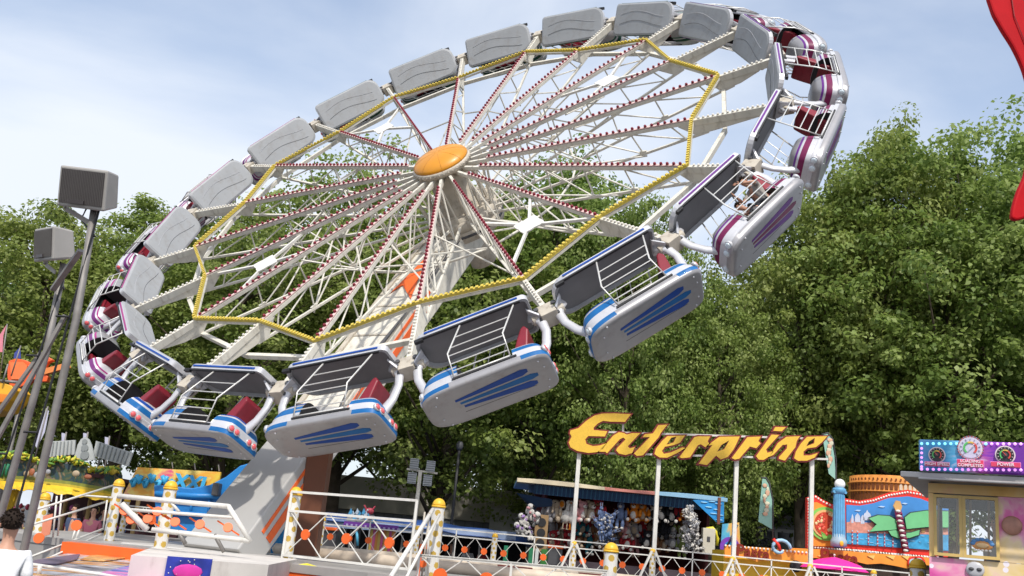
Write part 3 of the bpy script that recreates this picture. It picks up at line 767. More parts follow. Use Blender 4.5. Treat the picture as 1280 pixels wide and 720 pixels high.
# ================================================================== BUILDINGS far behind
bl = thing('office_building', 'pale grey long building with bands of dark windows behind the trees at right', 'building', (22, 62, 0))
m = MB(); x0 = U(860, 600, 62).x; x1 = U(1060, 600, 62).x
m.box(((x0+x1)/2, 66, 6), x1-x0, 8, 12); obj('wall', m, [mat('pale_concrete', (.42, .43, .45), .8, var=.1)], bl)
for zz in (7.8, 3.5):
    m = MB(); m.box(((x0+x1)/2, 61.95, zz), x1-x0-.6, .12, 1.7); obj('window_band', m, [mat('dark_glazing', (.03, .035, .045), .15, var=.3)], bl)
    m = MB()
    n = 9
    for k in range(n+1): m.box((x0+.3+(x1-x0-.6)*k/n, 61.9, zz), .18, .16, 1.7)
    m.box(((x0+x1)/2, 61.9, zz-.95), x1-x0, .3, .2); m.box(((x0+x1)/2, 61.9, zz+.95), x1-x0, .3, .2)
    obj('window_frame', m, [mat('white_frame', (.7, .7, .7), .5)], bl)
bl = thing('low_hall', 'low beige and grey hall behind the blue tarpaulin at the centre', 'building', (-2, 58, 0))
xa, xb = U(395, 640, 58).x, U(690, 640, 58).x
m = MB(); m.box(((xa+xb)/2, 61, 4.1), xb-xa, 6, 1.9, 0); obj('upper_wall', m, [mat('beige_render', (.46, .43, .36), .85, var=.1)], bl)
m = MB(); m.box(((xa+xb)/2, 61.1, 1.57), xb-xa, 6, 3.1, 0)
for k in range(26): m.box((xa+(xb-xa)*(k+.5)/26, 58.08, 1.6), .05, .05, 3.0, 1)
obj('lower_wall', m, [mat('grey_cladding', (.20, .21, .22), .7, var=.15), mat('grey_batten', (.14, .145, .15), .7)], bl)
m = MB(); xc = U(642, 640, 57).x; m.box((xc, 57.7, 2.0), 2.6, .5, 4.0); obj('pier', m, [mat('pale_pier', (.50, .49, .45), .8, var=.1)], bl)
# ================================================================== TREES
def leaf_material(name, cols):
    m = bpy.data.materials.new(name); m.use_nodes = True; nt = m.node_tree; n = nt.nodes; l = nt.links
    b = n['Principled BSDF']; b.inputs['Roughness'].default_value = .5; b.inputs['Specular IOR Level'].default_value = .35
    at = n.new('ShaderNodeAttribute'); at.attribute_name = 'tone'
    cr = n.new('ShaderNodeValToRGB'); e = cr.color_ramp.elements
    e[0].color = (*cols[0], 1); e[1].color = (*cols[2], 1); q = e.new(.5); q.color = (*cols[1], 1)
    l.new(at.outputs['Fac'], cr.inputs[0])
    oi = n.new('ShaderNodeObjectInfo'); hs = n.new('ShaderNodeHueSaturation')
    mr = n.new('ShaderNodeMapRange'); mr.inputs[3].default_value = .485; mr.inputs[4].default_value = .512
    l.new(oi.outputs['Random'], mr.inputs[0]); l.new(mr.outputs[0], hs.inputs['Hue']); l.new(cr.outputs[0], hs.inputs['Color'])
    l.new(hs.outputs[0], b.inputs['Base Color'])
    tr = n.new('ShaderNodeBsdfTranslucent'); l.new(hs.outputs[0], tr.inputs[0])
    ad = n.new('ShaderNodeMixShader'); ad.inputs[0].default_value = .50
    l.new(b.outputs[0], ad.inputs[1]); l.new(tr.outputs[0], ad.inputs[2]); l.new(ad.outputs[0], n['Material Output'].inputs[0])
    return m
leafm = leaf_material('plane_tree_leaves', ((.12, .185, .038), (.23, .31, .068), (.38, .45, .15)))
barkm = mat('bark', (.11, .085, .06), .9, var=.4, scale=4, bump=.6)
def crown_mesh(seed, a, h, nclump, nleaf, z0, ls=.21):
    """leaves in clumps through the volume of an uneven crown; returns mesh + clump centres"""
    r = np.random.default_rng(seed)
    lob = r.normal(size=(9, 3)); lob /= np.linalg.norm(lob, axis=1)[:, None]
    amp = r.uniform(-.22, .30, 9)
    d = r.normal(size=(nclump, 3)); d /= np.linalg.norm(d, axis=1)[:, None]
    s = 1+(np.exp(-6*(1-d@lob.T))*amp).sum(1)
    rad = (r.uniform(.18, 1, nclump)**.45)*s
    cen = d*rad[:, None]*np.array([a, a, h/2])
    cen[:, 2] = cen[:, 2]+z0+h/2
    keep = cen[:, 2] > z0*.75; cen = cen[keep]; nclump = len(cen)
    cr = r.uniform(.45, 1.15, nclump)
    cl = np.repeat(np.arange(nclump), nleaf); n = len(cl)
    off = r.normal(size=(n, 3)); off /= np.linalg.norm(off, axis=1)[:, None]
    off *= (r.uniform(0, 1, n)**.4*cr[cl])[:, None]*np.array([1.05, 1.05, .72])
    p = cen[cl]+off
    # droop: leaves orientate loosely outward and up
    nr = off/np.maximum(np.linalg.norm(off, axis=1), 1e-6)[:, None]*.7+np.array([0, 0, .55])+r.normal(size=(n, 3))*.45
    nr /= np.linalg.norm(nr, axis=1)[:, None]
    t = np.cross(nr, r.normal(size=(n, 3))); t /= np.linalg.norm(t, axis=1)[:, None]; b = np.cross(nr, t)
    sz = r.uniform(.6, 1.3, n)[:, None]*ls/2
    fold = nr*sz*.35
    v = np.stack([p-t*sz*1.2, p-b*sz*.8+fold, p+t*sz*1.2, p+b*sz*.8+fold], 1).reshape(-1, 3)
    me = bpy.data.meshes.new('leaves'); me.vertices.add(4*n); me.vertices.foreach_set('co', v.astype(np.float32).ravel())
    me.loops.add(4*n); me.loops.foreach_set('vertex_index', np.arange(4*n, dtype=np.int32))
    me.polygons.add(n); me.polygons.foreach_set('loop_start', np.arange(0, 4*n, 4, dtype=np.int32)); me.polygons.foreach_set('loop_total', np.full(n, 4, np.int32))
    me.update(calc_edges=True)
    at = me.attributes.new('tone', 'FLOAT', 'FACE')
    tone = np.clip(.5+r.normal(size=nclump)[cl]*.22+r.normal(size=n)*.15, 0, 1)
    at.data.foreach_set('value', tone.astype(np.float32)); me.materials.append(leafm)
    return me, cen
def trunk_mesh(seed, cen, h, z0, r0):
    rr = random.Random(seed); m = MB(); pts = [V((0, 0, -.1))]; 
    H = z0+h*.72
    for k in range(1, 8): pts.append(V((rr.uniform(-.25, .25), rr.uniform(-.25, .25), H*k/7)))
    m.tube(pts, [r0*1.25]+[r0*(1-.11*k) for k in range(1, 8)], 9)
    idx = rr.sample(range(len(cen)), min(46, len(cen)))
    for i in idx:
        c = V(cen[i]); zt = max(z0*.75, min(H*.95, c.z-V((c.x, c.y, 0)).length*.75)); k = min(6, int(zt/H*7)); s = pts[k].lerp(pts[k+1], zt/H*7-k)
        mid = s.lerp(c, .5)+V((rr.uniform(-.4, .4), rr.uniform(-.4, .4), rr.uniform(-.1, .6)))
        L = r0*.34*(1-.5*zt/H); m.tube([s, mid, c], [L, L*.55, L*.15], 6)
    me_o = obj('trunk', m, [barkm]); return me_o
variants = []
for sd, a, h, z0 in ((3, 5.2, 15, 3.6), (8, 6.0, 14, 3.2), (15, 4.6, 16, 3.8), (21, 6.4, 16.5, 3.4), (33, 3.2, 8.5, 3.0)):
    nc = int(430*(a/5.2)**1.3*(h/15)); me, cen = crown_mesh(sd, a, h, nc, 100, z0, .185)
    variants.append((me, trunk_mesh(sd, cen, h, z0, .36), h+z0))
TP = [ # px, top y, distance, variant, label
 (-50, 262, 47, 0, 'leafy tree at the extreme left edge behind the guitar cut-out'),
 (85, 255, 45, 1, 'leafy green tree behind the two floodlight poles at left'),
 (215, 235, 46, 2, 'leafy tree rising behind the left side gondolas'),
 (330, 250, 43, 3, 'leafy tree behind the lower left spokes of the wheel'),
 (470, 205, 48, 0, 'leafy tree seen through the spokes left of the hub'),
 (590, 230, 44, 1, 'tree with a dark trunk in front of the low beige hall'),
 (705, 180, 46, 2, 'leafy tree behind the spokes just right of the hub'),
 (800, 255, 43, 3, 'leafy tree behind the toy stall and the first sign letters'),
 (905, 345, 44, 1, 'lower tree under the sky gap right of the rider gondola'),
 (1005, 228, 47, 0, 'leafy tree between the sky gap and the tallest tree at right'),
 (1095, 135, 46, 2, 'tallest tree, its peak right of the purple gondolas'),
 (1180, 168, 45, 3, 'leafy tree above the pink ticket booth'),
 (1290, 160, 47, 0, 'leafy tree at the right edge behind the gauge board'),
 (20, 330, 60, 3, 'farther tree behind the leftmost trees'), (150, 320, 58, 0, 'farther tree behind the left floodlights'),
 (280, 300, 60, 1, 'farther tree behind the left rim of the wheel'), (400, 290, 62, 3, 'farther tree behind the lower left spokes'),
 (540, 300, 60, 0, 'farther tree behind the hub of the wheel'), (660, 310, 60, 3, 'farther tree to the right of the lift boom'),
 (760, 300, 62, 1, 'farther tree behind the right lower spokes'), (860, 380, 60, 0, 'farther low tree below the sky gap'),
 (950, 390, 60, 3, 'farther tree behind the third sign leg'), (1040, 300, 62, 1, 'farther tree behind the colosseum cut-out'),
 (1140, 280, 60, 3, 'farther tree behind the pasta stall'), (1240, 290, 60, 0, 'farther tree behind the ticket booth')]
for k, (px, ty, Y, vi, lab) in enumerate(TP):
    me, tr, H = variants[vi]
    top = U(px, ty, Y); s = top.z/H; base = V((top.x, Y, 0))
    t = thing('plane_tree', lab, 'tree', base, 'plane trees behind the fairground')
    rz = random.uniform(0, 6.28); wide = {800: .58, 905: .62, 1005: .86, 1095: .92}.get(px, max(s, .95))
    tk = bpy.data.objects.new('trunk', tr.data); C.objects.link(tk); tk.parent = t
    cw = bpy.data.objects.new('crown', me); C.objects.link(cw); cw.parent = t
    for o in (tk, cw): o.rotation_euler = (0, 0, rz); o.scale = (wide, wide, s)
for _, tr, _ in variants: bpy.data.objects.remove(tr)
# far wood that closes the view at ground level
# hedge strip
r = np.random.default_rng(5)
me, cen = crown_mesh(77, 1.0, 1.0, 300, 150, 0, .3)
co = np.zeros(len(me.vertices)*3, np.float32); me.vertices.foreach_get('co', co); co = co.reshape(-1, 3)
co[:, 0] = co[:, 0]*26+6; co[:, 1] = co[:, 1]*.8+70; co[:, 2] = co[:, 2]*2.6
# ================================================================== PASTA STALL (right)
YS = 29.0; K = YS/22; K2 = 28.3/21
ps = thing('pasta_stall', 'red framed Italian food stall front with Venice picture and Pasta lettering', 'food stall', U(1085, 700, YS))
redf = mat('stall_red', (.72, .035, .02), .45, var=.08); orf = mat('stall_orange', (.85, .30, .04), .45, var=.2, scale=3)
tf = lambda x, y: (1010+x/5.144, 580+y/5.144)
def poly(pts, y, t=tf): return [U(*t(a, b), y) for a, b in pts]
m = MB()
m.prism(poly([(-4, 540), (-4, 215), (50, 200), (100, 232), (165, 262), (165, 545)], YS), (0, .2, 0))
m.prism(poly([(225, 540), (225, 218), (330, 236), (420, 220), (520, 185), (640, 165), (720, 180), (823, 215), (900, 235), (900, 600), (560, 572)], YS), (0, .2, 0))
obj('red_frame', m, [redf], ps)
m = MB()
for pts in ([(2, 225), (50, 212), (100, 245), (160, 274)], [(232, 236), (330, 250), (420, 236), (520, 202), (640, 182), (720, 196), (800, 222), (860, 240)],
            [(10, 535), (170, 548), (360, 560), (540, 580), (800, 600)]):
    for a, b in zip(pts[:-1], pts[1:]):
        n = max(2, int(math.hypot(b[0]-a[0], b[1]-a[1])/17))
        for q in range(n):
            p = U(*tf(a[0]+(b[0]-a[0])*q/n, a[1]+(b[1]-a[1])*q/n), YS); m.ball(p, .026*K, 0, 8, 5)
for yy in range(16):
    m.ball(U(*tf(6, 235+yy*19), YS), .03*K, 0, 6, 4)
obj('frame_bulb', m, [mat('white_bulbs', (.85, .78, .70), .3)], ps)
m = MB(); m.prism(poly([(18, 528), (18, 250), (55, 245), (100, 268), (158, 290), (158, 530)], YS-.01), (0, -.03, 0)); obj('left_picture', m, [orf], ps)
m = MB()
c = U(*tf(110, 385), YS-.06); m.disc(c, (0, -1, 0), .36*K, .03, 32, 0); m.disc(c-V((0, .035, 0)), (0, -1, 0), .30*K, .02, 32, 1); m.disc(c-V((0, .06, 0)), (0, -1, 0), .25*K, .02, 32, 2)
for q in range(34):
    a = rng.uniform(0, 6.28); rr_ = .23*K*math.sqrt(rng.uniform(0, 1)); m.ball(c+V((rr_*math.cos(a), -.085, rr_*math.sin(a))), (.035*K, .012, .035*K), 3+q % 2, 6, 4)
m.prism(poly([(80, 430), (95, 480), (150, 478), (150, 455), (110, 450)], YS-.12), (0, -.02, 0), 0)
obj('pizza_emblem', m, [mat('emblem_green', (.22, .55, .10), .5), mat('crust', (.75, .45, .18), .6), mat('tomato', (.55, .06, .02), .5), mat('salami', (.70, .10, .06), .5), mat('cheese', (.8, .6, .3), .5)], ps)
# Venice picture : painted board
m = MB()
sky_p = [(245, 262), (330, 268), (420, 252), (520, 218), (640, 208), (720, 222), (820, 262), (900, 280)]
m.prism(poly(sky_p+[(900, 560), (760, 552), (245, 515)], YS-.01), (0, -.03, 0), 0)
def lay(pts, d, mi): m.prism(poly(pts, YS-d), (0, -.012, 0), mi)
lay([(247, 440), (900, 455), (900, 556), (760, 550), (247, 512)], .045, 1)
lay([(247, 375), (270, 372), (275, 350), (292, 350), (297, 372), (330, 360), (345, 375), (400, 378), (410, 365), (440, 380), (560, 385), (700, 400), (900, 405), (900, 455), (247, 442)], .05, 2)
for cx, cy, w in ((380, 328, 24), (318, 340, 17), (350, 350, 12), (285, 345, 7)):
    lay([(cx-w, cy+34), (cx-w, cy+5), (cx-w*.8, cy-8), (cx-w*.3, cy-18), (cx, cy-34 if w > 20 else cy-24), (cx+w*.3, cy-18), (cx+w*.8, cy-8), (cx+w, cy+5), (cx+w, cy+34)], .056, 3)
for cx, cy in ((285, 470), (318, 475), (388, 470), (447, 480), (492, 485), (545, 490)):
    for q in range(8): lay([(cx-4, cy-45+q*12), (cx+4, cy-45+q*12), (cx+4, cy-36+q*12), (cx-4, cy-36+q*12)], .075, 4 if q % 2 else 3)
for q in range(26):
    x = 255+rng.uniform(0, 560); y = 455+rng.uniform(0, 60); w = rng.uniform(10, 34)
    lay([(x, y), (x+w, y+2), (x+w*.8, y+5), (x+4, y+4)], .062, 5)
for (x, y, w) in ((300, 300, 40), (450, 275, 46), (600, 255, 40), (700, 330, 30)): lay([(x, y), (x+w*.4, y-6), (x+w, y-2), (x+w*.7, y+5)], .05, 6)
for cx in (640, 670, 705, 740): lay([(cx-12, 440), (cx-12, 412), (cx+12, 414), (cx+12, 440)], .064, 7)
obj('venice_picture', m, [mat('painted_sky_blue', (.06, .26, .62), .5, var=.35, scale=1.2), mat('painted_water', (.05, .33, .60), .4, var=.4, scale=6), mat('painted_pink_houses', (.62, .27, .20), .6, var=.4, scale=9), mat('painted_domes', (.50, .55, .66), .5, var=.2), mat('painted_red', (.5, .05, .06), .5), mat('painted_foam', (.30, .58, .78), .5), mat('painted_cloud', (.45, .62, .85), .5), mat('painted_ochre', (.55, .33, .14), .6)], ps)
m = MB()    # ribbon
def rib(pts, d, mi): m.prism(poly(pts, YS-.10-d), (0, -.03, 0), mi)
for grow, mi, d in ((1, 1, 0), (0, 0, .04)):
    for pts in ([(390, 350), (450, 330), (520, 335), (565, 360), (570, 420), (520, 425), (440, 430), (395, 435), (440, 388)],
                [(620, 345), (660, 315), (760, 300), (900, 305), (900, 408), (760, 405), (690, 412), (632, 418)],
                [(515, 430), (560, 425), (600, 445), (660, 442), (715, 425), (710, 455), (650, 475), (580, 478), (535, 460)]):
        if grow:
            cx = sum(p[0] for p in pts)/len(pts); cy = sum(p[1] for p in pts)/len(pts)
            pts = [(cx+(x-cx)*1.0+(6 if x > cx else -6), cy+(y-cy)*1.0+(6 if y > cy else -6)) for x, y in pts]
        rib(pts, d, mi)
obj('green_ribbon', m, [mat('ribbon_green', (.16, .50, .22), .45, var=.12), mat('ribbon_edge', (.04, .06, .07), .5)], ps)
m = MB(); a = U(*tf(578, 300), YS-.22); b = U(*tf(630, 568), YS-.22)
m.tube([a, b], .075*K, 10, 1)
for q in range(17):
    c = a.lerp(b, (q+.3)/17); m.ball(c-V((.02*(-1)**q, .06, 0)), (.06*K, .05*K, .035*K), q % 2, 8, 5)
m.prism([U(*tf(x, y), YS-.2) for x, y in ((545, 270), (562, 235), (588, 240), (600, 275), (585, 320), (570, 320))], (0, -.06, 0), 2)
obj('striped_mooring_pole', m, [white, mat('pole_burgundy', (.20, .01, .05), .5), mat('pole_gold', (.60, .35, .12), .45)], ps)
# fascia
m = MB()
fas = [(-110*1.0, 540), (170, 552), (360, 568), (560, 585), (760, 600), (900, 610), (900, 665), (760, 650), (700, 655), (640, 672), (560, 655), (470, 640), (380, 645), (300, 625), (160, 628), (60, 605), (-60, 600), (-110, 600)]
m.prism(poly(fas, YS-.3), (0, .12, 0)); obj('orange_fascia', m, [orf], ps)
m = MB()
for x, w in (((60, 40)), (500, 60), (380, 50), (600, 50)): m = MB(); m.prism(poly([(x, 590), (x+w, 575+x*.03), (x+w*.8, 600+x*.03)], YS-.31), (0, -.02, 0), 0); obj('fascia_wedge', m, [mat('pale_orange', (.85, .52, .15), .5)], ps)
m = MB()
for (cx, cy) in ((676, 636), (712, 632)): m.disc(U(*tf(cx, cy), YS-.33), (0, -1, 0), .13*K, .05, 20, 1); m.disc(U(*tf(cx, cy), YS-.39), (0, -1, 0), .09*K, .03, 20, 2)
obj('fascia_badge', m, [MATS['pale_orange'], redf, mat('pale_blue_badge', (.42, .62, .72), .4)], ps)
textred = mat('text_dark_red', (.20, .015, .005), .5)
text_mesh('Pasta', .40*K, .02, textred, ps, 'lettering', U(*tf(200, 603), YS-.35), (1, 0, -.03), (0, 0, 1), bold=.012)
# body below and left counter
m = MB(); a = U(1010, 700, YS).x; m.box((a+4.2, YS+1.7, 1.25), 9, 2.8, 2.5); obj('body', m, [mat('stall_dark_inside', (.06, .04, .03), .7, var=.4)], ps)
# column
cl = thing('blue_column', 'pale blue fluted column with white globe lamp beside the Venice picture', 'column', U(1049, 690, YS-.5))
c0 = U(1047, 684, YS-.5); zt = U(1052, 613, YS-.5).z; cb = mat('column_blue', (.13, .38, .62), .4, var=.2, scale=5)
m = MB(); prof_n = 20
m.lathe([(.125*K, c0.z), (.12*K, (c0.z+zt)/2), (.105*K, zt-.12)], (c0.x+.03, YS-.5, 0), n=14, smooth=False)
for k in range(9):
    an = PI+PI*k/8; m.tube([V((c0.x+.03+.13*K*math.cos(an), YS-.5+.13*K*math.sin(an), c0.z+.2)), V((c0.x+.03+.11*K*math.cos(an), YS-.5+.11*K*math.sin(an), zt-.14))], .014, 5)
obj('shaft', m, [cb], cl)
m = MB(); m.lathe([(.10*K, 0), (.13*K, .06*K), (.15*K, .12*K), (.12*K, .15*K)], (c0.x+.03, YS-.5, zt-.14), n=18)
for sx in (-1, 1): m.lathe([(.04, -.1), (.04, .1)], (c0.x+.03+sx*.12*K, YS-.5, zt-.06), (0, 1, 0), 12)
obj('capital', m, [cb], cl)
m = MB(); m.lathe([(.17*K, .0), (.17*K, .12*K), (.14*K, .18*K), (.125*K, .26*K)], (c0.x+.03, YS-.5, c0.z+.02), n=16); m.ball((c0.x+.03, YS-.74, c0.z+.10), (.06, .02, .08), 1, 8, 5); obj('plinth', m, [mat('column_pale', (.36, .48, .56), .5, var=.2), yelD], cl)
m = MB(); m.ball((c0.x+.05, YS-.5, zt+.17), .115*K, 0, 20, 12); obj('globe_lamp', m, [mat('opal_glass', (.85, .85, .83), .2, var=.02)], cl)
# colosseum
co_ = thing('colosseum_cutout', 'curved orange colosseum model standing above the Venice picture', 'decoration', U(1120, 622, YS+1.5))
YC = YS+1.6; cc = U(1126, 620, YC+.7); m = MB(); R = 1.02*K; z0 = U(1120, 632, YC).z; z1 = U(1120, 594, YC).z; oc = mat('colosseum_orange', (.66, .25, .05), .6, var=.25, scale=5); ocd = mat('arch_dark_paint', (.20, .06, .015), .7); ocw = mat('arch_pale_paint', (.70, .55, .40), .6)  # orange wall colour, dark brown and pale colours of its arches
pr = [(R*1.02, 0), (R, .0), (R, (z1-z0)*.42), (R*1.03, (z1-z0)*.44), (R*1.03, (z1-z0)*.47), (R, (z1-z0)*.48), (R, (z1-z0)*.72), (R*1.03, (z1-z0)*.74), (R*1.03, (z1-z0)*.77), (R*.98, (z1-z0)*.78), (R*.98, z1-z0), (R*.9, z1-z0)]
m.lathe(pr, (cc.x, YC+R, z0), n=60)
for row, (zz, hh, ww) in enumerate((((z1-z0)*.14, .22*K, .055*K), ((z1-z0)*.52, .15*K, .05*K), ((z1-z0)*.82, .06*K, .03*K))):
    for k in range(31):
        an = PI+PI*(k+.5)/31; rr_ = R*1.004; x = cc.x+rr_*math.cos(an); y = YC+R+rr_*math.sin(an); t = V((-math.sin(an), math.cos(an), 0)); nn = V((math.cos(an), math.sin(an), 0))
        pts = [V((x, y, z0+zz))+t*ww*s+V((0, 0, h)) for s, h in ((-.7, 0), (.7, 0), (.7, hh*.7), (.35, hh*.93), (0, hh), (-.35, hh*.93), (-.7, hh*.7))]
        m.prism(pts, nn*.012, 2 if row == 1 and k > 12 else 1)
obj('arcade_wall', m, [oc, ocd, ocw], co_)
# yellow counter left
yc = thing('food_counter', 'low yellow trailer counter with wavy orange Pasta fascia left of the stall', 'food stall', U(960, 700, 28.3))
m = MB(); a = U(905, 700, 28.5); b = U(1012, 700, 28.5); m.box(((a.x+b.x)/2, 29.3, 1.35), b.x-a.x, 1.5, 1.9); obj('body', m, [mat('trailer_yellow', (.82, .50, .03), .45, var=.1)], yc)
m = MB()
m.prism([U(x, y, 28.3) for x, y in ((905, 681), (925, 683), (960, 685), (1012, 690), (1012, 703), (985, 700), (960, 699), (945, 702), (930, 697), (905, 697))], (0, -.08, 0)); obj('wavy_fascia', m, [orf], yc)
m = MB()
for k in range(22): m.ball(U(907+k*4.8, 682+k*.42, 28.2), .034, 0, 6, 4)
obj('bulb_row', m, [MATS['white_bulbs']], yc)
text_mesh('Pasta', .34*K2, .02, textred, yc, 'lettering', U(941, 691, 28.17), (1, 0, -.05), (0, 0, 1), bold=.01)
m = MB()
sc = U(975, 686, 28.1)
m.tube([sc+V((.3*math.cos(t)*(1-t/9), 0, .26*math.sin(t)*(1-t/9)+.02)) for t in [q*.45 for q in range(13)]], .05, 8, 0); m.tube([sc+V((-.2, -.02, .25)), sc+V((-.05, -.02, .1)), sc+V((.0, -.02, -.05))], .045, 6, 1)
obj('scroll_ornament', m, [mat('scroll_blue', (.35, .55, .72), .4), redf], yc)
m = MB(); m.lathe([(.16, 0), (.16, .1), (.1, .12)], U(994, 708, 28.2), (0, -1, 0), 24); obj('wheel', m, [dark], yc)
# parasol
pa = thing('parasol', 'hot pink parasol canopy in front of the food stall', 'parasol', U(1045, 720, 27.9)-V((0, 0, 1)))
c = U(1043, 698, 27.9); m = MB(); k = len(m.v); n = 16; m.v.append(c+V((0, 0, .04)))
for ring_, (rr_, dz) in enumerate(((.38, -.04), (.72, -.14), (.95, -.30))):
    for q in range(n):
        f = 1.0 if q % 2 == 0 else .95; m.v.append(c+V((rr_*f*math.cos(2*PI*q/n), rr_*f*math.sin(2*PI*q/n), dz-(0 if q % 2 == 0 else .0))))
for q in range(n): m.f.append([0, 1+q, 1+(q+1) % n]); m.m.append(0); m.sm.append(False)
for rg in (0, 1):
    for q in range(n): m.f.append([1+rg*n+q, 1+(rg+1)*n+q, 1+(rg+1)*n+(q+1) % n, 1+rg*n+(q+1) % n]); m.m.append(0); m.sm.append(False)
o = obj('canopy', m, [mat('hot_pink_cloth', (.85, .02, .30), .6, var=.06)], pa); sm_ = o.modifiers.new('thick', 'SOLIDIFY'); sm_.thickness = .012
m = MB(); m.tube([c+V((0, 0, .08)), (c.x, c.y, .05)], .02, 8); obj('pole', m, [steel], pa)
m = MB(); m.ball(c+V((0, 0, .09)), .03); obj('finial', m, [white], pa)
# feather flags
def flag(label, outline, pole, Y):
    g = thing('feather_flag', label, 'flag', U(pole[-1][0], 700, Y), 'sea green feather flags')
    pts = [U(x, y, Y) for x, y in outline]; cx = sum(p.x for p in pts)/len(pts)
    m = MB(); m.prism(pts, (0, .012, 0)); me = obj('cloth', m, [mat('seafoam_cloth', (.27, .48, .40), .7, var=.10, scale=1.5)], g)
    m = MB(); m.tube([U(x, y, Y) for x, y in pole], .022, 6); obj('pole', m, [darkg], g)
    ys = [y for _, y in outline]; y0, y1 = min(ys), max(ys); m = MB()
    for q in range(9):
        yy = y0+(y1-y0)*(.14+.62*q/9); xx = sum(x for x, y in outline)/len(outline)+2*math.sin(q*1.3)
        p = U(xx, yy, Y-.02); m.ball(p+V((rng.uniform(-.03, .03), 0, 0)), (rng.uniform(.04, .09), .008, rng.uniform(.05, .10)), q % 2, 8, 5)
    obj('print', m, [mat('salmon_print', (.62, .38, .25), .7), mat('cream_print', (.60, .58, .42), .7)], g)
flag('sea green feather flag between the third and fourth legs of the sign', [(953, 598), (957, 599), (961, 606), (965, 625), (966, 662), (962, 660), (954, 655), (948, 652), (949, 640)], [(951, 597), (957, 597), (962, 604), (966, 625), (966, 700)], 28.4)
flag('taller feather flag right of the last sign letter beside the globe lamp', [(1028, 544), (1034, 542), (1039, 548), (1043, 570), (1045, 600), (1036, 592), (1034, 580)], [(1027, 543), (1035, 541), (1041, 549), (1045, 575), (1045, 602), (1044, 690)], 29.6)
# ================================================================== TICKET BOOTH
YB = 12.0
bo = thing('ticket_booth', 'gold and pink airbrushed ticket booth with sliding windows and flat roof', 'booth', (6.2, YB, 0)); 
gold = ramp_mat('gold_airbrush', [(.3, (.68, .36, .07)), (.45, (.84, .52, .15)), (.6, (.86, .60, .26)), (.72, (.80, .38, .26))], 1.4, .4, 3, 1)
pink = ramp_mat('pink_galaxy_airbrush', [(.34, (.62, .06, .30)), (.44, (.78, .16, .42)), (.51, (.80, .40, .50)), (.58, (.80, .62, .40)), (.68, (.76, .56, .22))], 1.3, .35, 4, 1.2, stars=4)
BR = math.radians(-27); bo.location = U(1161, 700, YB); bo.location.z = 0; BL = bo.location.copy()
BX = V((math.cos(BR), math.sin(BR), 0)); BY = V((-math.sin(BR), math.cos(BR), 0))
def Lp(x, y, yl):
    """point of the booth's own frame (before it is turned) on the plane at local depth yl"""
    d = V(MW @ np.array([(x-640)/F, (y-360)/F, 1.0])); c = V(CAM)-BL
    t = ((yl-YB)-c.dot(BY))/d.dot(BY); p = c+d*t; return V((p.dot(BX)+BL.x, yl, p.z))
def Wp(x, y, d=0): return Lp(x, y, YB-d)
xL = Wp(1161, 660).x; xw0 = Wp(1167, 640).x; xw1 = Wp(1248, 640).x; zT = Wp(1200, 601, .44).z; zw1 = Wp(1205, 620).z; zw0 = Wp(1205, 697).z; xR = xL+2.6
m = MB()
m.box(((xL+xR)/2, YB+.03, (zw1+.02+zT)/2), xR-xL, .06, zT-zw1-.02, 0)
m.box(((xL+xw0)/2, YB+.03, (zw0+zw1)/2), xw0-xL, .06, zw1-zw0+.03, 0)
obj('upper_wall', m, [gold], bo)
m = MB(); m.box(((xw1+xR)/2+.0, YB+.032, (zw0+zw1)/2), xR-xw1, .06, zw1-zw0+.03, 0); m.box(((xL+xR)/2, YB+.034, (zw0-.02+.4)/2), xR-xL, .06, zw0-.02-.4, 0)
obj('front_wall', m, [pink], bo)
m = MB(); m.box((xL-.0, YB+1.1, (.4+zT)/2), .05, 2.05, zT-.4); 
m = MB()
for (a, b, c, d) in ((YB+.08, YB+.25, .4, zT), (YB+.25, YB+2.1, .4, zw0), (YB+.25, YB+2.1, zw1, zT), (YB+1.95, YB+2.1, zw0, zw1)): m.box((xL+.03, (a+b)/2, (c+d)/2), .05, b-a, d-c)
m.box(((xL+xR)/2, YB+2.12, (.4+zw0)/2), xR-xL, .06, zw0-.4); m.box(((xL+xR)/2, YB+2.12, (zw1+zT)/2), xR-xL, .06, zT-zw1)
for x in np.linspace(xw1+.3, xR, 3): m.box((x, YB+2.12, (zw0+zw1)/2), .1, .06, zw1-zw0)
obj('back_wall', m, [darkg], bo)
m = MB(); m.box(((xL+xR)/2, YB+1.1, .42), xR-xL, 2, .05); m.box(((xL+xR)/2, YB+.4, zw0-.05), xR-xL-.1, .6, .05); obj('floor_and_desk', m, [darkg], bo)
m = MB()      # roof canopy with lip
rl = Wp(1126, 594, .4); m.hexa([V((rl.x, YB-.42, zT+.02)), V((xR, YB-.42, zT+.02)), V((xR, YB+2.4, zT+.02)), V((rl.x+.1, YB+2.4, zT+.02)), V((rl.x, YB-.42, zT+.07)), V((xR, YB-.42, zT+.07)), V((xR, YB+2.4, zT+.12)), V((rl.x+.1, YB+2.4, zT+.12))])
m.bar((rl.x, YB-.44, zT+.045), (xR, YB-.44, zT+.045), .03, .07); m.tube([(rl.x+.2, YB-.5, zT), (xR, YB-.5, zT)], .02, 6)
obj('roof', m, [mat('dull_aluminium', (.40, .39, .38), .45, .4, var=.2)], bo, .01)
wf = mat('window_gold_frame', (.66, .46, .16), .4, var=.15)
cxm = Wp(1203, 650).x
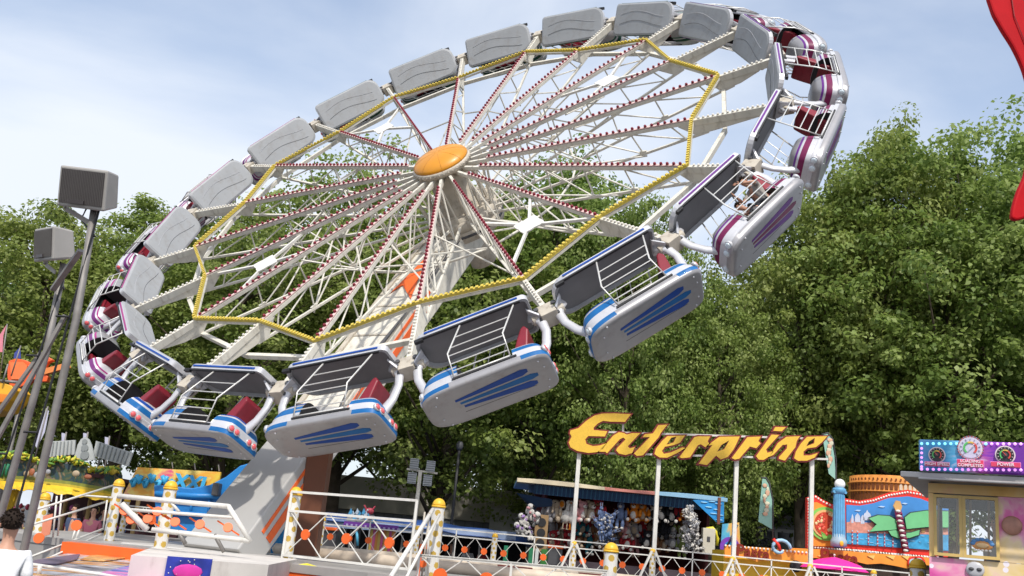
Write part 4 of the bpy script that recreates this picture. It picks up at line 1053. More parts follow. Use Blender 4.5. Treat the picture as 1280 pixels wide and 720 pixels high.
for (a, b) in ((xw0, cxm), (cxm+.002, xw1)):
    m = MB(); t = .035
    for (x0_, x1_, z0_, z1_) in ((a, b, zw1-t, zw1), (a, b, zw0, zw0+t), (a, a+t, zw0+t, zw1-t), (b-t, b, zw0+t, zw1-t)): m.box(((x0_+x1_)/2, YB-.02, (z0_+z1_)/2), x1_-x0_, .05, z1_-z0_)
    w = obj('window', m, [wf], bo)
    m = MB(); m.box(((a+b)/2, YB-.01, (zw0+zw1)/2), b-a-2*t, .006, zw1-zw0-2*t)
    gl = bpy.data.materials.get('clear_glass')
    if gl is None:
        gl = bpy.data.materials.new('clear_glass'); gl.use_nodes = True; nt = gl.node_tree; nn = nt.nodes; ll = nt.links
        tp = nn.new('ShaderNodeBsdfTransparent'); gs = nn.new('ShaderNodeBsdfGlossy'); gs.inputs['Roughness'].default_value = .03; mx = nn.new('ShaderNodeMixShader'); mx.inputs[0].default_value = .07
        ll.new(tp.outputs[0], mx.inputs[1]); ll.new(gs.outputs[0], mx.inputs[2]); ll.new(mx.outputs[0], nn['Material Output'].inputs[0])
    obj('pane', m, [gl], bo).parent = w
    bpy.data.objects[-1] if False else None
for o in bo.children:
    if o.name.startswith('window'):
        for c2 in o.children: pass
m = MB()
for x in (1173, 1197): m.bar(Wp(x, 622, -.6), Wp(x-1, 695, -.6), .025, .025)
for x in (1213, 1236): m.bar(Wp(x, 622, -1.4), Wp(x, 695, -1.4), .03, .03)
obj('inner_frame', m, [mat('bronze_profile', (.30, .20, .10), .5)], bo)
m = MB(); m.ball(Wp(1265, 657, .02), (.11, .035, .11), 0, 24, 12); obj('planet_relief', m, [mat('planet_clay', (.45, .22, .16), .5, var=.4, scale=9)], bo)
m = MB(); m.ball(Wp(1219, 712, .02), (.10, .03, .09), 0, 20, 10); m.ball(Wp(1214, 711, .05), (.03, .012, .02), 1, 10, 6); m.ball(Wp(1224, 712, .05), (.03, .012, .02), 1, 10, 6)
obj('astronaut_relief', m, [mat('pearl_grey', (.5, .5, .52), .3), darkg], bo)
m = MB(); c = Wp(1228, 682, .03)
m.ball(c, (.115, .008, .055), 0, 20, 8)
for q in range(7):
    a = PI*q/6; m.ball(c+V((.10*math.cos(a), -.004, .05*math.sin(a)+.02)), (.03, .006, .022), 1, 8, 5)
for q in range(5): m.ball(c+V((-.08+.04*q, -.006, -.055)), (.018, .006, .014), 2, 8, 5)
m.ball(c+V((0, -.012, .0)), (.07, .006, .03), 3, 12, 5)
obj('round_sticker', m, [mat('sticker_orange', (.65, .30, .10), .5), mat('sticker_blue', (.10, .25, .50), .5), white, mat('sticker_peach', (.75, .50, .25), .5)], bo)
bo.rotation_euler = (0, 0, BR)
# gauge board
gb = thing('gauge_board', 'glittering blue and purple gauge board with three dials on the booth roof', 'sign', (BL.x, BL.y, BL.z))
YG = YB-.50
def G(x, y, d=0): return Lp(x, y, YG-d)
bx0 = G(1148.5, 570).x; bz1 = G(1210, 551).z; bz0 = G(1215, 591).z; 
bm_ = bpy.data.materials.new('board_gradient'); bm_.use_nodes = True; nt = bm_.node_tree; nn = nt.nodes; ll = nt.links
tc = nn.new('ShaderNodeTexCoord'); sx = nn.new('ShaderNodeSeparateXYZ'); ll.new(tc.outputs['Generated'], sx.inputs[0]); no = nn.new('ShaderNodeTexNoise'); no.inputs['Scale'].default_value = 5; no.inputs['Detail'].default_value = 5; no.inputs['Distortion'].default_value = 2
ll.new(tc.outputs['Generated'], no.inputs[0]); ad = nn.new('ShaderNodeMath'); ad.operation = 'MULTIPLY_ADD'; ad.inputs[1].default_value = .5; ll.new(no.outputs['Fac'], ad.inputs[0]); ll.new(sx.outputs['X'], ad.inputs[2])
cr = nn.new('ShaderNodeValToRGB'); e = cr.color_ramp.elements; e[0].position = .18; e[0].color = (.12, .30, .55, 1); e[1].position = 1.0; e[1].color = (.15, .02, .30, 1)
for p, c in ((.40, (.03, .25, .50, 1)), (.60, (.10, .42, .66, 1)), (.72, (.62, .50, .66, 1)), (.80, (.42, .08, .35, 1)), (.92, (.22, .03, .42, 1))): q = e.new(p); q.color = c
ll.new(ad.outputs[0], cr.inputs[0]); ll.new(cr.outputs[0], nn['Principled BSDF'].inputs['Base Color']); nn['Principled BSDF'].inputs['Roughness'].default_value = .3
bx1 = G(1290, 570).x
m = MB(); m.box(((bx0+bx1)/2, YG+.06, (bz0+bz1)/2), bx1-bx0, .12, bz1-bz0); obj('panel', m, [bm_], gb, .02)
ledc = mat('cyan_led', (.3, .8, .95), .3, emit=((.25, .8, 1), .8)); ledv = mat('violet_led', (.8, .4, .9), .3, emit=((.85, .35, 1), .7))
m = MB(); 
def boardled(m, x, y, mi, r=.017): m.ball(G(x, y, .01), (r, .012, r), mi, 10, 5)
for k in range(19):
    x = 1152+k*7.3
    if not 1197 < x < 1228: boardled(m, x, 554.5+.03*k, 0 if x < 1234 else 1)
    boardled(m, x, 586.5+.06*k, 1)
for k in range(5): boardled(m, 1152, 560.5+k*5.7, 1, .016)
obj('led_border', m, [ledc, ledv], gb)
def dial(cx, cy, r, big):
    m = MB(); c = G(cx, cy, .0); R = r
    face = 3 if big else 1
    m.disc(c, (0, -1, 0), R, .03, 40, 0); m.disc(c-V((0, .03, 0)), (0, -1, 0), R*.86, .01, 40, face)
    n = 26
    for q in range(n):       # coloured arc
        t = math.radians(225-270*q/(n-1)); mi = 4 if q < n*.4 else (5 if q < n*.6 else 6)
        p = c+V((R*.48*math.cos(t), -.046, R*.48*math.sin(t))); tv = V((-math.sin(t), 0, math.cos(t))); rv = V((math.cos(t), 0, math.sin(t)))
        m.box(p, R*.12, R*.15, .008, mi, (tv, rv, V((0, 1, 0))))
    for q in range(11):
        t = math.radians(225-270*q/10); rv = V((math.cos(t), 0, math.sin(t))); tv = V((-math.sin(t), 0, math.cos(t)))
        m.box(c+rv*R*.72-V((0, .046, 0)), R*.05, R*.13, .006, 7 if big else 0, (tv, rv, V((0, 1, 0))))
    if not big: m.disc(c-V((0, .052, 0)), (0, -1, 0), R*.22, .01, 20, 2)
    t = math.radians(310 if not big else 225); rv = V((math.cos(t), 0, math.sin(t))); tv = V((-math.sin(t), 0, math.cos(t)))
    m.box(c-rv*R*.18-V((0, .066, 0)), R*.06, R*.62, .008, 6 if not big else 0, (tv, rv, V((0, 1, 0))))
    if big:
        for q in range(48):
            t = 2*PI*q/48; m.ball(c+V((R*1.0*math.cos(t), -.03, R*1.0*math.sin(t))), .009, 8 if q % 2 else 7, 6, 3)
    return m
dm = [mat('dial_rim', (.75, .62, .66), .3), mat('dial_black', (.03, .03, .035), .4), darkg, mat('dial_lilac', (.55, .54, .68), .4), mat('dial_green', (.12, .55, .16), .4), mat('dial_amber', (.75, .5, .10), .4), mat('dial_red', (.70, .08, .07), .4), mat('dial_tick', (.25, .22, .35), .4), mat('rivet_red', (.45, .08, .08), .4)]
ppx = (G(1215, 570)-G(1214, 570)).length
for (cx, cy, r, big) in ((1171.3, 569, 11, False), (1213, 560.5, 16, True), (1256.5, 569, 12.5, False)): obj('dial', dial(cx, cy, r*ppx, big), dm, gb)
plq = mat('plaque_red', (.72, .06, .14), .4); plb = mat('plaque_rim', (.75, .25, .60), .4); ptx = mat('plaque_text', (.85, .62, .70), .5)
for (cx, cy, w, h, tx) in ((1171.5, 580.3, 32, 6.6, 'HIGH SPEED'), (1213, 579.5, 34, 11, 'LOADING\nCOMPLETED'), (1257, 581, 37, 7.6, 'POWER')):
    m = MB(); c = G(cx, cy, .06); m.box(c, w*ppx, .02, h*ppx, 1); m.box(c-V((0, .012, 0)), (w-1.6)*ppx, .02, (h-1.6)*ppx, 0)
    pq = obj('plaque', m, [plq, plb], gb)
    t = text_mesh(tx, .050 if '\n' not in tx else .047, .008, ptx, pq, 'lettering', c-V((0, .027, 0)), (1, 0, 0), (0, 0, 1), bold=.0015)
    t.scale = (1, 1, 1)
gb.rotation_euler = (0, 0, BR)
# ================================================================== TOY STALL
YT = 33.0
ts = thing('toy_stall', 'toy prize stall with blue striped awning and painted roof edge', 'prize stall', U(775, 690, YT))
navy = mat('navy_awning', (.015, .045, .11), .7, var=.2); brb = mat('bright_blue_tarp', (.02, .25, .60), .5, var=.2)
a = U(645, 614, YT); b = U(905, 622, YT); zr = (a.z+b.z)/2+.1; xa, xb = a.x, b.x; zb = 1.0
m = MB()
m.box(((xa+xb)/2+.3, YT+3.9, (zb+zr)/2), xb-xa-1, .1, zr-zb, 0); m.box((xa+1.1, YT+2.9, (zb+zr)/2), .1, 2, zr-zb, 0); m.box((xb-.3, YT+2.4, (zb+zr)/2), .1, 3, zr-zb, 0)
m.box(((xa+xb)/2, YT+2.4, zb), xb-xa-.6, 3, .1, 0)
obj('back_wall', m, [mat('maroon_wall', (.13, .03, .03), .8, var=.5, scale=2)], ts)
m = MB()
for k in range(140):
    m.ball((rng.uniform(xa+1.2, xb-.6), YT+3.82, rng.uniform(zr-1.3, zr-.3)), .03, 0, 6, 4)
obj('wall_fairy_light', m, [mat('warm_bulb', (.8, .6, .5), .4)], ts)
m = MB(); n = 24
segs = [mat('roof_cream', (.70, .60, .42), .5), mat('roof_coral', (.65, .25, .20), .5), mat('roof_sky', (.25, .45, .62), .5)]
for k in range(n):
    x0 = xa+(xb-xa)*k/n; x1 = xa+(xb-xa)*(k+1)/n
    hf = lambda x: .10*math.sin((x-xa)/(xb-xa)*9)+.05
    m.hexa([V((x0, YT-.5, zr-.04)), V((x1, YT-.5, zr-.04)), V((x1, YT+.3, zr-.03)), V((x0, YT+.3, zr-.03)), V((x0, YT-.5, zr+.05+.3*hf(x0))), V((x1, YT-.5, zr+.05+.3*hf(x1))), V((x1, YT+.3, zr+.12+.3*hf(x1))), V((x0, YT+.3, zr+.12+.3*hf(x0)))], 0 if k < 10 else (1 if k < 16 else 2))
m.box(((xa+xb)/2, YT+2.2, zr+.05), xb-xa, 3.8, .08, 2)
obj('roof', m, segs, ts)
m = MB(); n = 90
for k in range(n):
    x = xa+.6+(xb-xa-.7)*k/n; m.bar((x, YT-.38, zr-.06), (x, YT-.25, zr-.36), .055, .02, mi=k % 2)
m.box(((xa+xb)/2+.1, YT-.2, zr-.2), xb-xa-.6, .02, .26, 0)
obj('striped_valance', m, [navy, mat('navy_light', (.03, .09, .17), .7)], ts)
m = MB()
m.prism([U(645, 616, YT-.4), U(690, 624, YT-.2), U(690, 633, YT), U(672, 634, YT), U(668, 638, YT+.6)], (0, .03, 0))
obj('left_awning_flap', m, [navy], ts)
m = MB()
m.prism([U(866, 625, YT-.48), U(905, 621, YT-.48), U(905, 653, YT-.48), U(896, 653, YT-.48)], (0, .04, 0), 0)
for (wx, wy) in ((880, 628), (890, 627), (898, 630), (886, 634), (896, 637), (892, 642), (900, 644), (899, 650)): m.ball(U(wx, wy, YT-.5), (.13, .012, .022), 1, 8, 4)
obj('wave_panel', m, [brb, mat('wave_pale', (.25, .55, .78), .5)], ts)
m = MB(); p = U(899, 622, YT-.5); m.bar((p.x, YT-.53, p.z), (p.x, YT-.53, p.z-.85), .09, .05); obj('end_post', m, [mat('brown_trim', (.17, .06, .04), .6)], ts)
m = MB(); m.box(((xa+xb)/2+.6, YT-.1, 1.05), xb-xa-1.6, .6, 1.1); obj('counter', m, [mat('counter_dark', (.07, .05, .06), .7, var=.3)], ts)
# painted side panel
pn = thing('painted_panel', 'colourful blue orange and purple painted board beside the toy stall', 'panel', U(915, 700, YT-.6))
m = MB(); m.prism([U(x, y, YT-.6) for x, y in ((903, 655), (924, 653), (926, 696), (900, 696))], (0, .06, 0), 0); m.disc(U(912, 684, YT-.62), (0, -1, 0), .32, .03, 20, 1); m.disc(U(912, 684, YT-.66), (0, -1, 0), .18, .03, 20, 2)
obj('board', m, [ramp_mat('sunset_panel', [(.3, (.05, .2, .5)), (.42, (.1, .45, .6)), (.5, (.75, .45, .08)), (.6, (.7, .15, .25)), (.7, (.25, .06, .4))], .9, .5, 3, 1), mat('panel_violet', (.20, .05, .42), .5), mat('panel_blue', (.03, .25, .55), .5)], pn)
m = MB(); m.tube([U(908, 684, YT-.8), U(922, 656, YT-.8)], .03, 6); obj('strut', m, [darkg], pn)
wb = thing('white_cabinet', 'cream metal cabinet with small dark hatch and coiled yellow hose', 'cabinet', U(885, 690, YT-.5))
m = MB(); p = U(885, 676, YT-.5); m.box(p, .40, .3, .78, 0); m.box(p+V((-.02, -.16, .05)), .10, .02, .16, 1); obj('case', m, [mat('cabinet_cream', (.58, .54, .44), .5), darkg], wb, .01)
m = MB(); m.tube([U(x, y, YT-.6) for x, y in ((883, 661), (891, 660), (895, 665), (897, 673), (896, 682))], .05, 8); obj('hose', m, [mat('hose_yellow', (.8, .68, .05), .4)], wb)
# plush toys ------------------------------------------------------------
def plush_mb(kind):
    m = MB(); f, b_, e = 0, 1, 2
    B = m.ball
    if kind == 'bear':
        B((0, 0, .26), (.15, .13, .18), f); B((0, -.05, .24), (.10, .10, .13), b_); B((0, -.02, .50), (.14, .13, .125), f); B((0, -.14, .47), (.065, .06, .05), b_)
        for s in (-1, 1):
            B((s*.11, 0, .60), (.05, .03, .05), f); B((s*.19, -.05, .30), (.055, .06, .12), f); B((s*.12, -.10, .08), (.07, .12, .07), f); B((s*.12, -.21, .09), (.05, .03, .055), b_); B((s*.05, -.14, .53), .018, e, 6, 4)
        B((0, -.20, .49), .02, e, 6, 4)
    elif kind == 'rabbit':
        B((0, 0, .26), (.12, .11, .19), f); B((0, -.03, .50), (.11, .11, .12), f); B((0, -.13, .47), (.05, .04, .04), b_)
        for s in (-1, 1):
            B((s*.06, 0, .70), (.035, .025, .14), f); B((s*.06, -.02, .70), (.018, .015, .10), b_); B((s*.16, -.02, .25), (.04, .045, .15), f); B((s*.08, -.04, -.02), (.055, .06, .16), f); B((s*.08, -.1, -.14), (.05, .08, .045), b_); B((s*.04, -.12, .53), .016, e, 6, 4)
    elif kind == 'elephant':
        B((0, 0, .28), (.16, .14, .19), f); B((0, -.04, .52), (.14, .13, .13), f)
        for s in (-1, 1):
            B((s*.19, 0, .52), (.10, .03, .13), f); B((s*.19, -.02, .52), (.07, .02, .09), b_); B((s*.17, -.05, .28), (.055, .06, .13), f); B((s*.11, -.08, .08), (.07, .09, .09), f); B((s*.05, -.155, .55), .018, e, 6, 4)
        m.tube([V((0, -.14, .50)), V((0, -.22, .42)), V((0, -.23, .30)), V((0, -.27, .24))], [.05, .042, .033, .028], 8, f)
    elif kind == 'goose':
        B((0, 0, .22), (.15, .14, .20), f); m.tube([V((0, -.02, .36)), V((0, -.05, .5)), V((0, -.06, .58))], [.07, .05, .05], 8, f); B((0, -.07, .62), (.07, .08, .065), f); m.tube([V((0, -.12, .61)), V((0, -.21, .59))], [.035, .012], 8, b_)
        for s in (-1, 1):
            B((s*.15, .02, .24), (.05, .10, .15), f); B((s*.06, -.03, -.04), (.02, .02, .1), b_); B((s*.07, -.08, -.14), (.06, .08, .02), b_); B((s*.05, -.1, .65), .014, e, 6, 4)
    elif kind == 'cow':
        B((0, 0, .28), (.15, .13, .18), f); B((0, -.03, .52), (.12, .12, .11), f); B((0, -.14, .47), (.085, .07, .06), b_)
        for s in (-1, 1):
            B((s*.15, 0, .54), (.07, .03, .035), e); B((s*.17, -.04, .30), (.05, .055, .12), f); B((s*.18, -.06, .2), (.05, .055, .04), e); B((s*.09, -.06, .08), (.06, .07, .12), f); B((s*.09, -.08, -.02), (.06, .08, .045), e); B((s*.045, -.14, .55), .02, e, 6, 4)
        B((.06, -.1, .30), (.06, .04, .06), b_); B((-.05, .02, .6), (.06, .05, .04), e)
    return m
FUR = {'orange': (.62, .20, .02), 'white': (.70, .67, .62), 'grey': (.30, .29, .30), 'pink': (.66, .33, .34), 'brown': (.20, .10, .05), 'blue': (.16, .22, .38), 'red': (.40, .03, .04), 'black': (.03, .03, .035), 'beige': (.42, .34, .25), 'green': (.22, .27, .08), 'teal': (.03, .16, .20), 'silver': (.42, .43, .46), 'lilac': (.45, .28, .60)}
FM = {k: mat(k+'_plush_fur', v, .95, var=.25, scale=12, bump=.8, spec=.1) for k, v in FUR.items()}
pcache = {}
def plush(kind, c1, c2, px, py, Y, label, s=1.0, rot=None, ce='black'):
    key = (kind, c1, c2, ce)
    if key in pcache:
        g = pcache[key].copy(); C.objects.link(g)
    else:
        g = obj('plush_'+kind, plush_mb(kind), [FM[c1], FM[c2], FM[ce]]); pcache[key] = g
    p = U(px, py, Y); g.location = p-V((0, 0, .3*s)); g.scale = (s,)*3
    g.rotation_euler = rot or (rng.uniform(-.2, .2), rng.uniform(-.15, .15), rng.uniform(-.5, .5))
    tag(g, label, 'plush toy', 'plush prizes hanging in the toy stall'); return g
TOP = [('elephant', 'grey', 'orange', 684, 640, 'grey plush elephant with orange ears at the left end of the top row of prizes'), ('elephant', 'beige', 'orange', 695, 640, 'beige plush elephant with orange ears, second in the top row'),
 ('goose', 'white', 'beige', 707, 642, 'white plush goose left of the first sign leg'), ('goose', 'white', 'orange', 716, 643, 'white plush goose with orange beak just behind the first sign leg'),
 ('bear', 'pink', 'white', 727, 640, 'pink plush bear right of the first sign leg'), ('bear', 'beige', 'white', 738, 641, 'beige and white plush bear right of the pink one'), ('bear', 'red', 'brown', 749, 638, 'red brown plush bear in the top row above the grey blue bunch'),
 ('rabbit', 'blue', 'white', 776, 641, 'small grey blue plush rabbit alone in the middle of the top row'), ('bear', 'orange', 'white', 792, 641, 'orange plush bear, left one of the orange pair'), ('bear', 'orange', 'beige', 804, 642, 'orange plush bear, right one of the orange pair'),
 ('bear', 'black', 'white', 829, 641, 'black and white plush panda just right of the second sign leg'), ('bear', 'white', 'black', 817, 640, 'white plush panda just left of the second sign leg'), ('bear', 'black', 'white', 841, 643, 'black and white plush panda nearest the silver bunch'), ('bear', 'red', 'orange', 853, 639, 'red plush bear half behind the silver bunch')]
for k, (kd, c1, c2, x, y, lb) in enumerate(TOP): plush(kd, c1, c2, x, y, YT+.3, lb, 1.15)
COLS = ['grey', 'brown', 'red', 'teal', 'red', 'brown', 'beige', 'brown', 'pink', 'grey', 'red', 'beige', 'black', 'green', 'brown']
kinds = ['rabbit', 'bear', 'elephant', 'bear', 'bear']
ORD = ['first', 'second', 'third', 'fourth', 'fifth', 'sixth', 'seventh', 'eighth', 'ninth', 'tenth', 'eleventh', 'twelfth', 'thirteenth', 'fourteenth', 'fifteenth']
for rw, (yy, nm) in enumerate(((658, 'second'), (675, 'third'))):
    for k in range(15):
        c = COLS[(k*(1+rw*3)+rw*2) % 15]; kd = kinds[(k+rw) % 5]; c2 = 'white' if k % 3 else 'beige'
        plush(kd, c, c2, 690+k*11.6, yy+rng.uniform(-2, 2)+k*.25, YT+1.0+rng.uniform(-.2, .2), f'{c} plush {kd} in the {nm} row down of the toy stall, {ORD[k]} from the left', 1.1)
# bunches hanging from the front
k = 0
for (x, y) in ((664, 640), (668, 645), (660, 650), (659, 658), (663, 666)):
    plush('cow', 'white', 'lilac' if k > 1 else 'pink', x, y, YT-.4, f'white and lilac plush cow of the bunch at the stall corner, {ORD[k]} from top', .85, (rng.uniform(-.5, .5), rng.uniform(-.9, .9), rng.uniform(-1, 1))); k += 1
for k in range(16):
    t = k/15; x = 757+(k % 3-1)*5+rng.uniform(-1.5, 1.5); y = 640+t*32
    plush(('rabbit', 'bear')[k % 2], 'blue', ('grey', 'white')[k % 2], x, y, YT-.3+rng.uniform(-.2, .2), 'grey blue plush toy of the bunch hanging left of the yellow domed post', .58, (rng.uniform(-.8, .8), rng.uniform(-1.3, 1.3), rng.uniform(-1, 1)))['group'] = 'grey blue toys in the hanging bunch'
for k in range(40):
    t = k/39; x = 866+(k % 3-1)*(4.5 if t > .12 else 2.5)+rng.uniform(-1.5, 1.5); y = 636+t*48
    plush(('elephant', 'rabbit', 'bear')[k % 3], ('silver', 'white', 'grey', 'white')[(k*7) % 4], ('white', 'grey', 'black')[k % 3], x, y, YT-.5+rng.uniform(-.2, .2), 'silver white plush toy of the big shaggy bunch at the right of the toy stall', .46, (rng.uniform(-1, 1), rng.uniform(-1.6, 1.6), rng.uniform(-2, 2)))['group'] = 'silver toys in the shaggy bunch'
wd = thing('wooden_speaker_frame', 'tall wooden frame with three dark round openings left of the toy rows', 'frame', U(675, 690, YT-.1))
m = MB(); p = U(676, 666, YT); m.box(p, .42, .2, 1.15, 0)
for q in (-.33, 0, .33): m.lathe([(.14, 0), (.14, .03)], p+V((0, -.1, q)), (0, -1, 0), 16, 1)
obj('cabinet', m, [mat('plywood', (.30, .19, .09), .6, var=.2), dark], wd)
# ================================================================== BLUE TARP TENT
tt = thing('tarpaulin_tent', 'long low tent with a sagging blue tarpaulin roof and dark open side', 'tent', U(590, 690, 36))
m = MB(); xs = [(408, 640), (450, 644), (500, 648), (548, 652), (575, 658), (610, 661), (645, 668), (672, 676)]
k = len(m.v)
for i, (x, y) in enumerate(xs):
    a = U(x, y+ (10 if i < 7 else 3), 35.5); b = U(x, y, 38); m.v += [a, b, V((b.x, 42, b.z-.25))]
for i in range(len(xs)-1):
    for j in (0, 1): m.f.append([k+3*i+j, k+3*i+3+j, k+3*i+4+j, k+3*i+1+j]); m.m.append(0); m.sm.append(True)
o = obj('roof_sheet', m, [mat('blue_tarpaulin', (.03, .08, .26), .5, var=.3, scale=1.5, bump=.4)], tt); o.modifiers.new('t', 'SOLIDIFY').thickness = .03
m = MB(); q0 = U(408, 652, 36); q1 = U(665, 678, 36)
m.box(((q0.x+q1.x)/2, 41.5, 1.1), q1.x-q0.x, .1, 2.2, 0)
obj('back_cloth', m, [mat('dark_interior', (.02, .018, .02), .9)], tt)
for s in range(9):
    m = MB(); m.bar((q0.x+(q1.x-q0.x)*s/8, 36, 0), (q0.x+(q1.x-q0.x)*s/8, 36, q0.z-.2-(q0.z-q1.z)*s/8), .07, .07); obj('pole', m, [steel], tt)
m = MB(); m.bar((q0.x, 35.6, q0.z-.05), (q1.x-.6, 35.6, q1.z+.15), .05, .28, mi=2)
obj('valance', m, [MATS['dark_interior'], steel, mat('white_blue_valance', (.28, .36, .52), .6)], tt)
# game stall with striped front
gs = thing('striped_game_stall', 'small game stall with yellow and pink striped front and purple scalloped edge', 'game stall', U(480, 690, 30))
m = MB(); 
for q in range(9):
    a = U(464+q*3.3, 664+q*.3, 30); m.box((a.x+.04, 30, 1.65), .085, .3, .85, q % 3)
obj('striped_front', m, [mat('stripe_gold', (.62, .42, .10), .5), mat('stripe_pink', (.60, .12, .28), .5), mat('stripe_orange', (.65, .25, .06), .5)], gs)
m = MB()
for q in range(24): m.disc(U(431+q*2.9, 656+q*.28, 29.7), (0, -1, 0), .045, .03, 10, q % 2)
m.bar(U(430, 654, 29.75), U(498, 660.5, 29.75), .04, .14, mi=0)
obj('purple_scallops', m, [mat('scallop_purple', (.16, .04, .30), .5), mat('scallop_lilac', (.45, .38, .65), .5)], gs)
m = MB(); m.prism([U(432, 654, 30), U(436, 640, 30), U(466, 644, 30), U(466, 657, 30)], (0, .5, 0)); obj('grey_canopy', m, [mat('canopy_grey', (.33, .34, .37), .6)], gs)
m = MB()
for q in range(9):
    a = U(437+q*2.7, 640+(q % 3)*3+2, 29.7); m.prism([a+V((-.06, 0, -.06)), a+V((.1, 0, .02)), a+V((.02, 0, .16))], (0, .05, 0), q % 2)
m.tube([U(x, y, 29.6) for x, y in ((464, 654), (467, 650), (471, 649))], .05, 6, 0)
obj('blue_crystals', m, [mat('crystal_blue', (.10, .40, .70), .3), mat('crystal_white', (.55, .68, .80), .3)], gs)
m = MB(); c = U(462, 639, 29.8); m.ball(c, (.13, .1, .1), 0, 12, 8); m.tube([c+V((-.1, 0, .05)), c+V((-.18, 0, .16))], .025, 5, 0); m.tube([c+V((.08, 0, .05)), c+V((.15, 0, .16))], .025, 5, 0); m.ball(c+V((-.05, -.09, .02)), .03, 1, 6, 4)
obj('crab_figure', m, [mat('crab_red', (.55, .07, .10), .4), white], gs)
m = MB(); a = U(447, 672, 30); m.box((a.x, 30, 1.5), .12, .3, .9, 0); m.tube([U(446, 664, 29.8), U(447, 682, 29.8)], .04, 6, 1); obj('counter_leg', m, [darkg, mat('tube_blue', (.1, .42, .62), .4)], gs)
be = thing('orange_bench', 'orange padded bench on a dark box just right of the brown column', 'bench', U(412, 690, 28))
m = MB(); a = U(413, 661, 28); m.box(a, .42, .35, .09, 0); obj('pad', m, [orange], be, .02); m = MB(); m.box(a-V((0, -.05, .27)), .38, .32, .42); obj('box', m, [darkg], be)
bi = thing('waste_container', 'dark grey container with a bright orange lid before the toy stall', 'container', U(692, 700, 29))
m = MB(); a = U(694, 685, 29); m.box(a+V((0, 0, -.25)), .40, .4, .45, 0); obj('body', m, [darkg], bi, .02); m = MB(); m.box(a+V((0, 0, .03)), .44, .44, .10); obj('lid', m, [orange], bi, .02)
for k, (x, w, c, lab) in enumerate(((664, 6, (.02, .18, .08), 'dark green panel left of the white upright before the toy stall'), (671, 4, (.55, .58, .56), 'narrow pale upright panel between two green panels'), (681, 9, (.03, .16, .03), 'wide green panel left of the orange lidded container'), (632, 5, (.02, .20, .10), 'small green panel under the right end of the blue tarpaulin'))):
    m = MB(); a = U(x, 692, 31); m.box((a.x, 31, 1.3), w*31/F, .08, 1.1); o = obj('green_panel' if c[1] < .3 else 'pale_panel', m, [mat('panel_%d' % k, c, .6)]); tag(o, lab, 'panel')
# ================================================================== FLOODLIGHT MAST (4 panels)
fm_ = thing('floodlight_mast', 'white mast carrying four louvred floodlight panels above the far railing', 'floodlight mast', U(520, 690, 28))
a = U(527, 589, 28); m = MB(); m.bar((a.x-.03, 28, DZ), (a.x-.03, 28, a.z), .10, .10, up=(0, 1, 0)); m.bar((a.x-.42, 28, a.z+.02), (a.x+.45, 28, a.z-.02), .05, .05); obj('pole', m, [cream], fm_)
for (x, y) in ((518, 580), (538.5, 583), (515, 597.5), (534.5, 600.5)):
    m = MB(); c = U(x, y, 27.9); m.box(c, .24, .10, .30, 0)
    for q in range(5): m.box(c+V((0, -.055, -.12+.06*q)), .23, .02, .014, 1)
    obj('floodlight_panel', m, [mat('lamp_glass_grey', (.42, .45, .47), .25, .2), darkg], fm_)
m = MB(); a = U(605, 640, 50)
lp = thing('lamp_post', 'thin black lamp post in front of the low hall left of the tree trunk', 'lamp post', (U(566, 640, 40).x, 40, 0))
m.tube([(U(566, 640, 40).x, 40, 0), (U(566, 640, 40).x, 40, 5.5)], .06, 8); obj('pole', m, [dark], lp)
m = MB(); m.ball((U(566, 640, 40).x, 40, 5.6), (.15, .15, .2)); obj('lantern', m, [darkg], lp)
# ================================================================== LEFT: jungle stall
YJ = 27.0
jg = thing('jungle_stall', 'curved children stall with leafy yellow garland, jungle mural and yellow scalloped canopy', 'fairground stall', U(70, 690, YJ))
prof = [(-30, 600, -2), (0, 604, -1), (40, 606, -.3), (90, 612, 0), (130, 619, .5), (150, 624, 1.3)]    # canopy edge
def J(x, y, d=0): return U(x, y, YJ+d)
m = MB()
for (x0, y0, d0), (x1, y1, d1) in zip(prof[:-1], prof[1:]):
    m.hexa([J(x0, y0-1, d0), J(x1, y1-1, d1), J(x1, y1-1, d1)+V((0, .2, 0)), J(x0, y0-1, d0)+V((0, .2, 0)), J(x0, y0-33, d0), J(x1, y1-31, d1), J(x1, y1-31, d1)+V((0, .2, 0)), J(x0, y0-33, d0)+V((0, .2, 0))])
obj('jungle_mural', m, [ramp_mat('jungle_mural_paint', [(.30, (.01, .02, .04)), (.44, (.02, .05, .07)), (.5, (.03, .07, .03)), (.56, (.16, .11, .05)), (.62, (.22, .19, .16)), (.70, (.04, .04, .08))], 3.4, .5, 6, 1.5)], jg)
m = MB()
for (x0, y0, d0), (x1, y1, d1) in zip(prof[:-1], prof[1:]):
    for (o0, o1, mi, t) in ((-10, -6, 0, .24), (-6, -3, 1, .26)):
        m.hexa([J(x0, y0+o1, d0)-V((0, .05, 0)), J(x1, y1+o1, d1)-V((0, .05, 0)), J(x1, y1+o1, d1)+V((0, t, 0)), J(x0, y0+o1, d0)+V((0, t, 0)), J(x0, y0+o0, d0)-V((0, .05, 0)), J(x1, y1+o0, d1)-V((0, .05, 0)), J(x1, y1+o0, d1)+V((0, t, 0)), J(x0, y0+o0, d0)+V((0, t, 0))], mi)
obj('trim_band', m, [mat('olive_trim', (.22, .24, .04), .5, var=.3, scale=9), mat('gold_trim', (.55, .42, .04), .5, var=.2, scale=9)], jg)
m = MB(); k = len(m.v); n = 0; yc_ = mat('yellow_canvas', (.80, .50, .03), .6, var=.2)
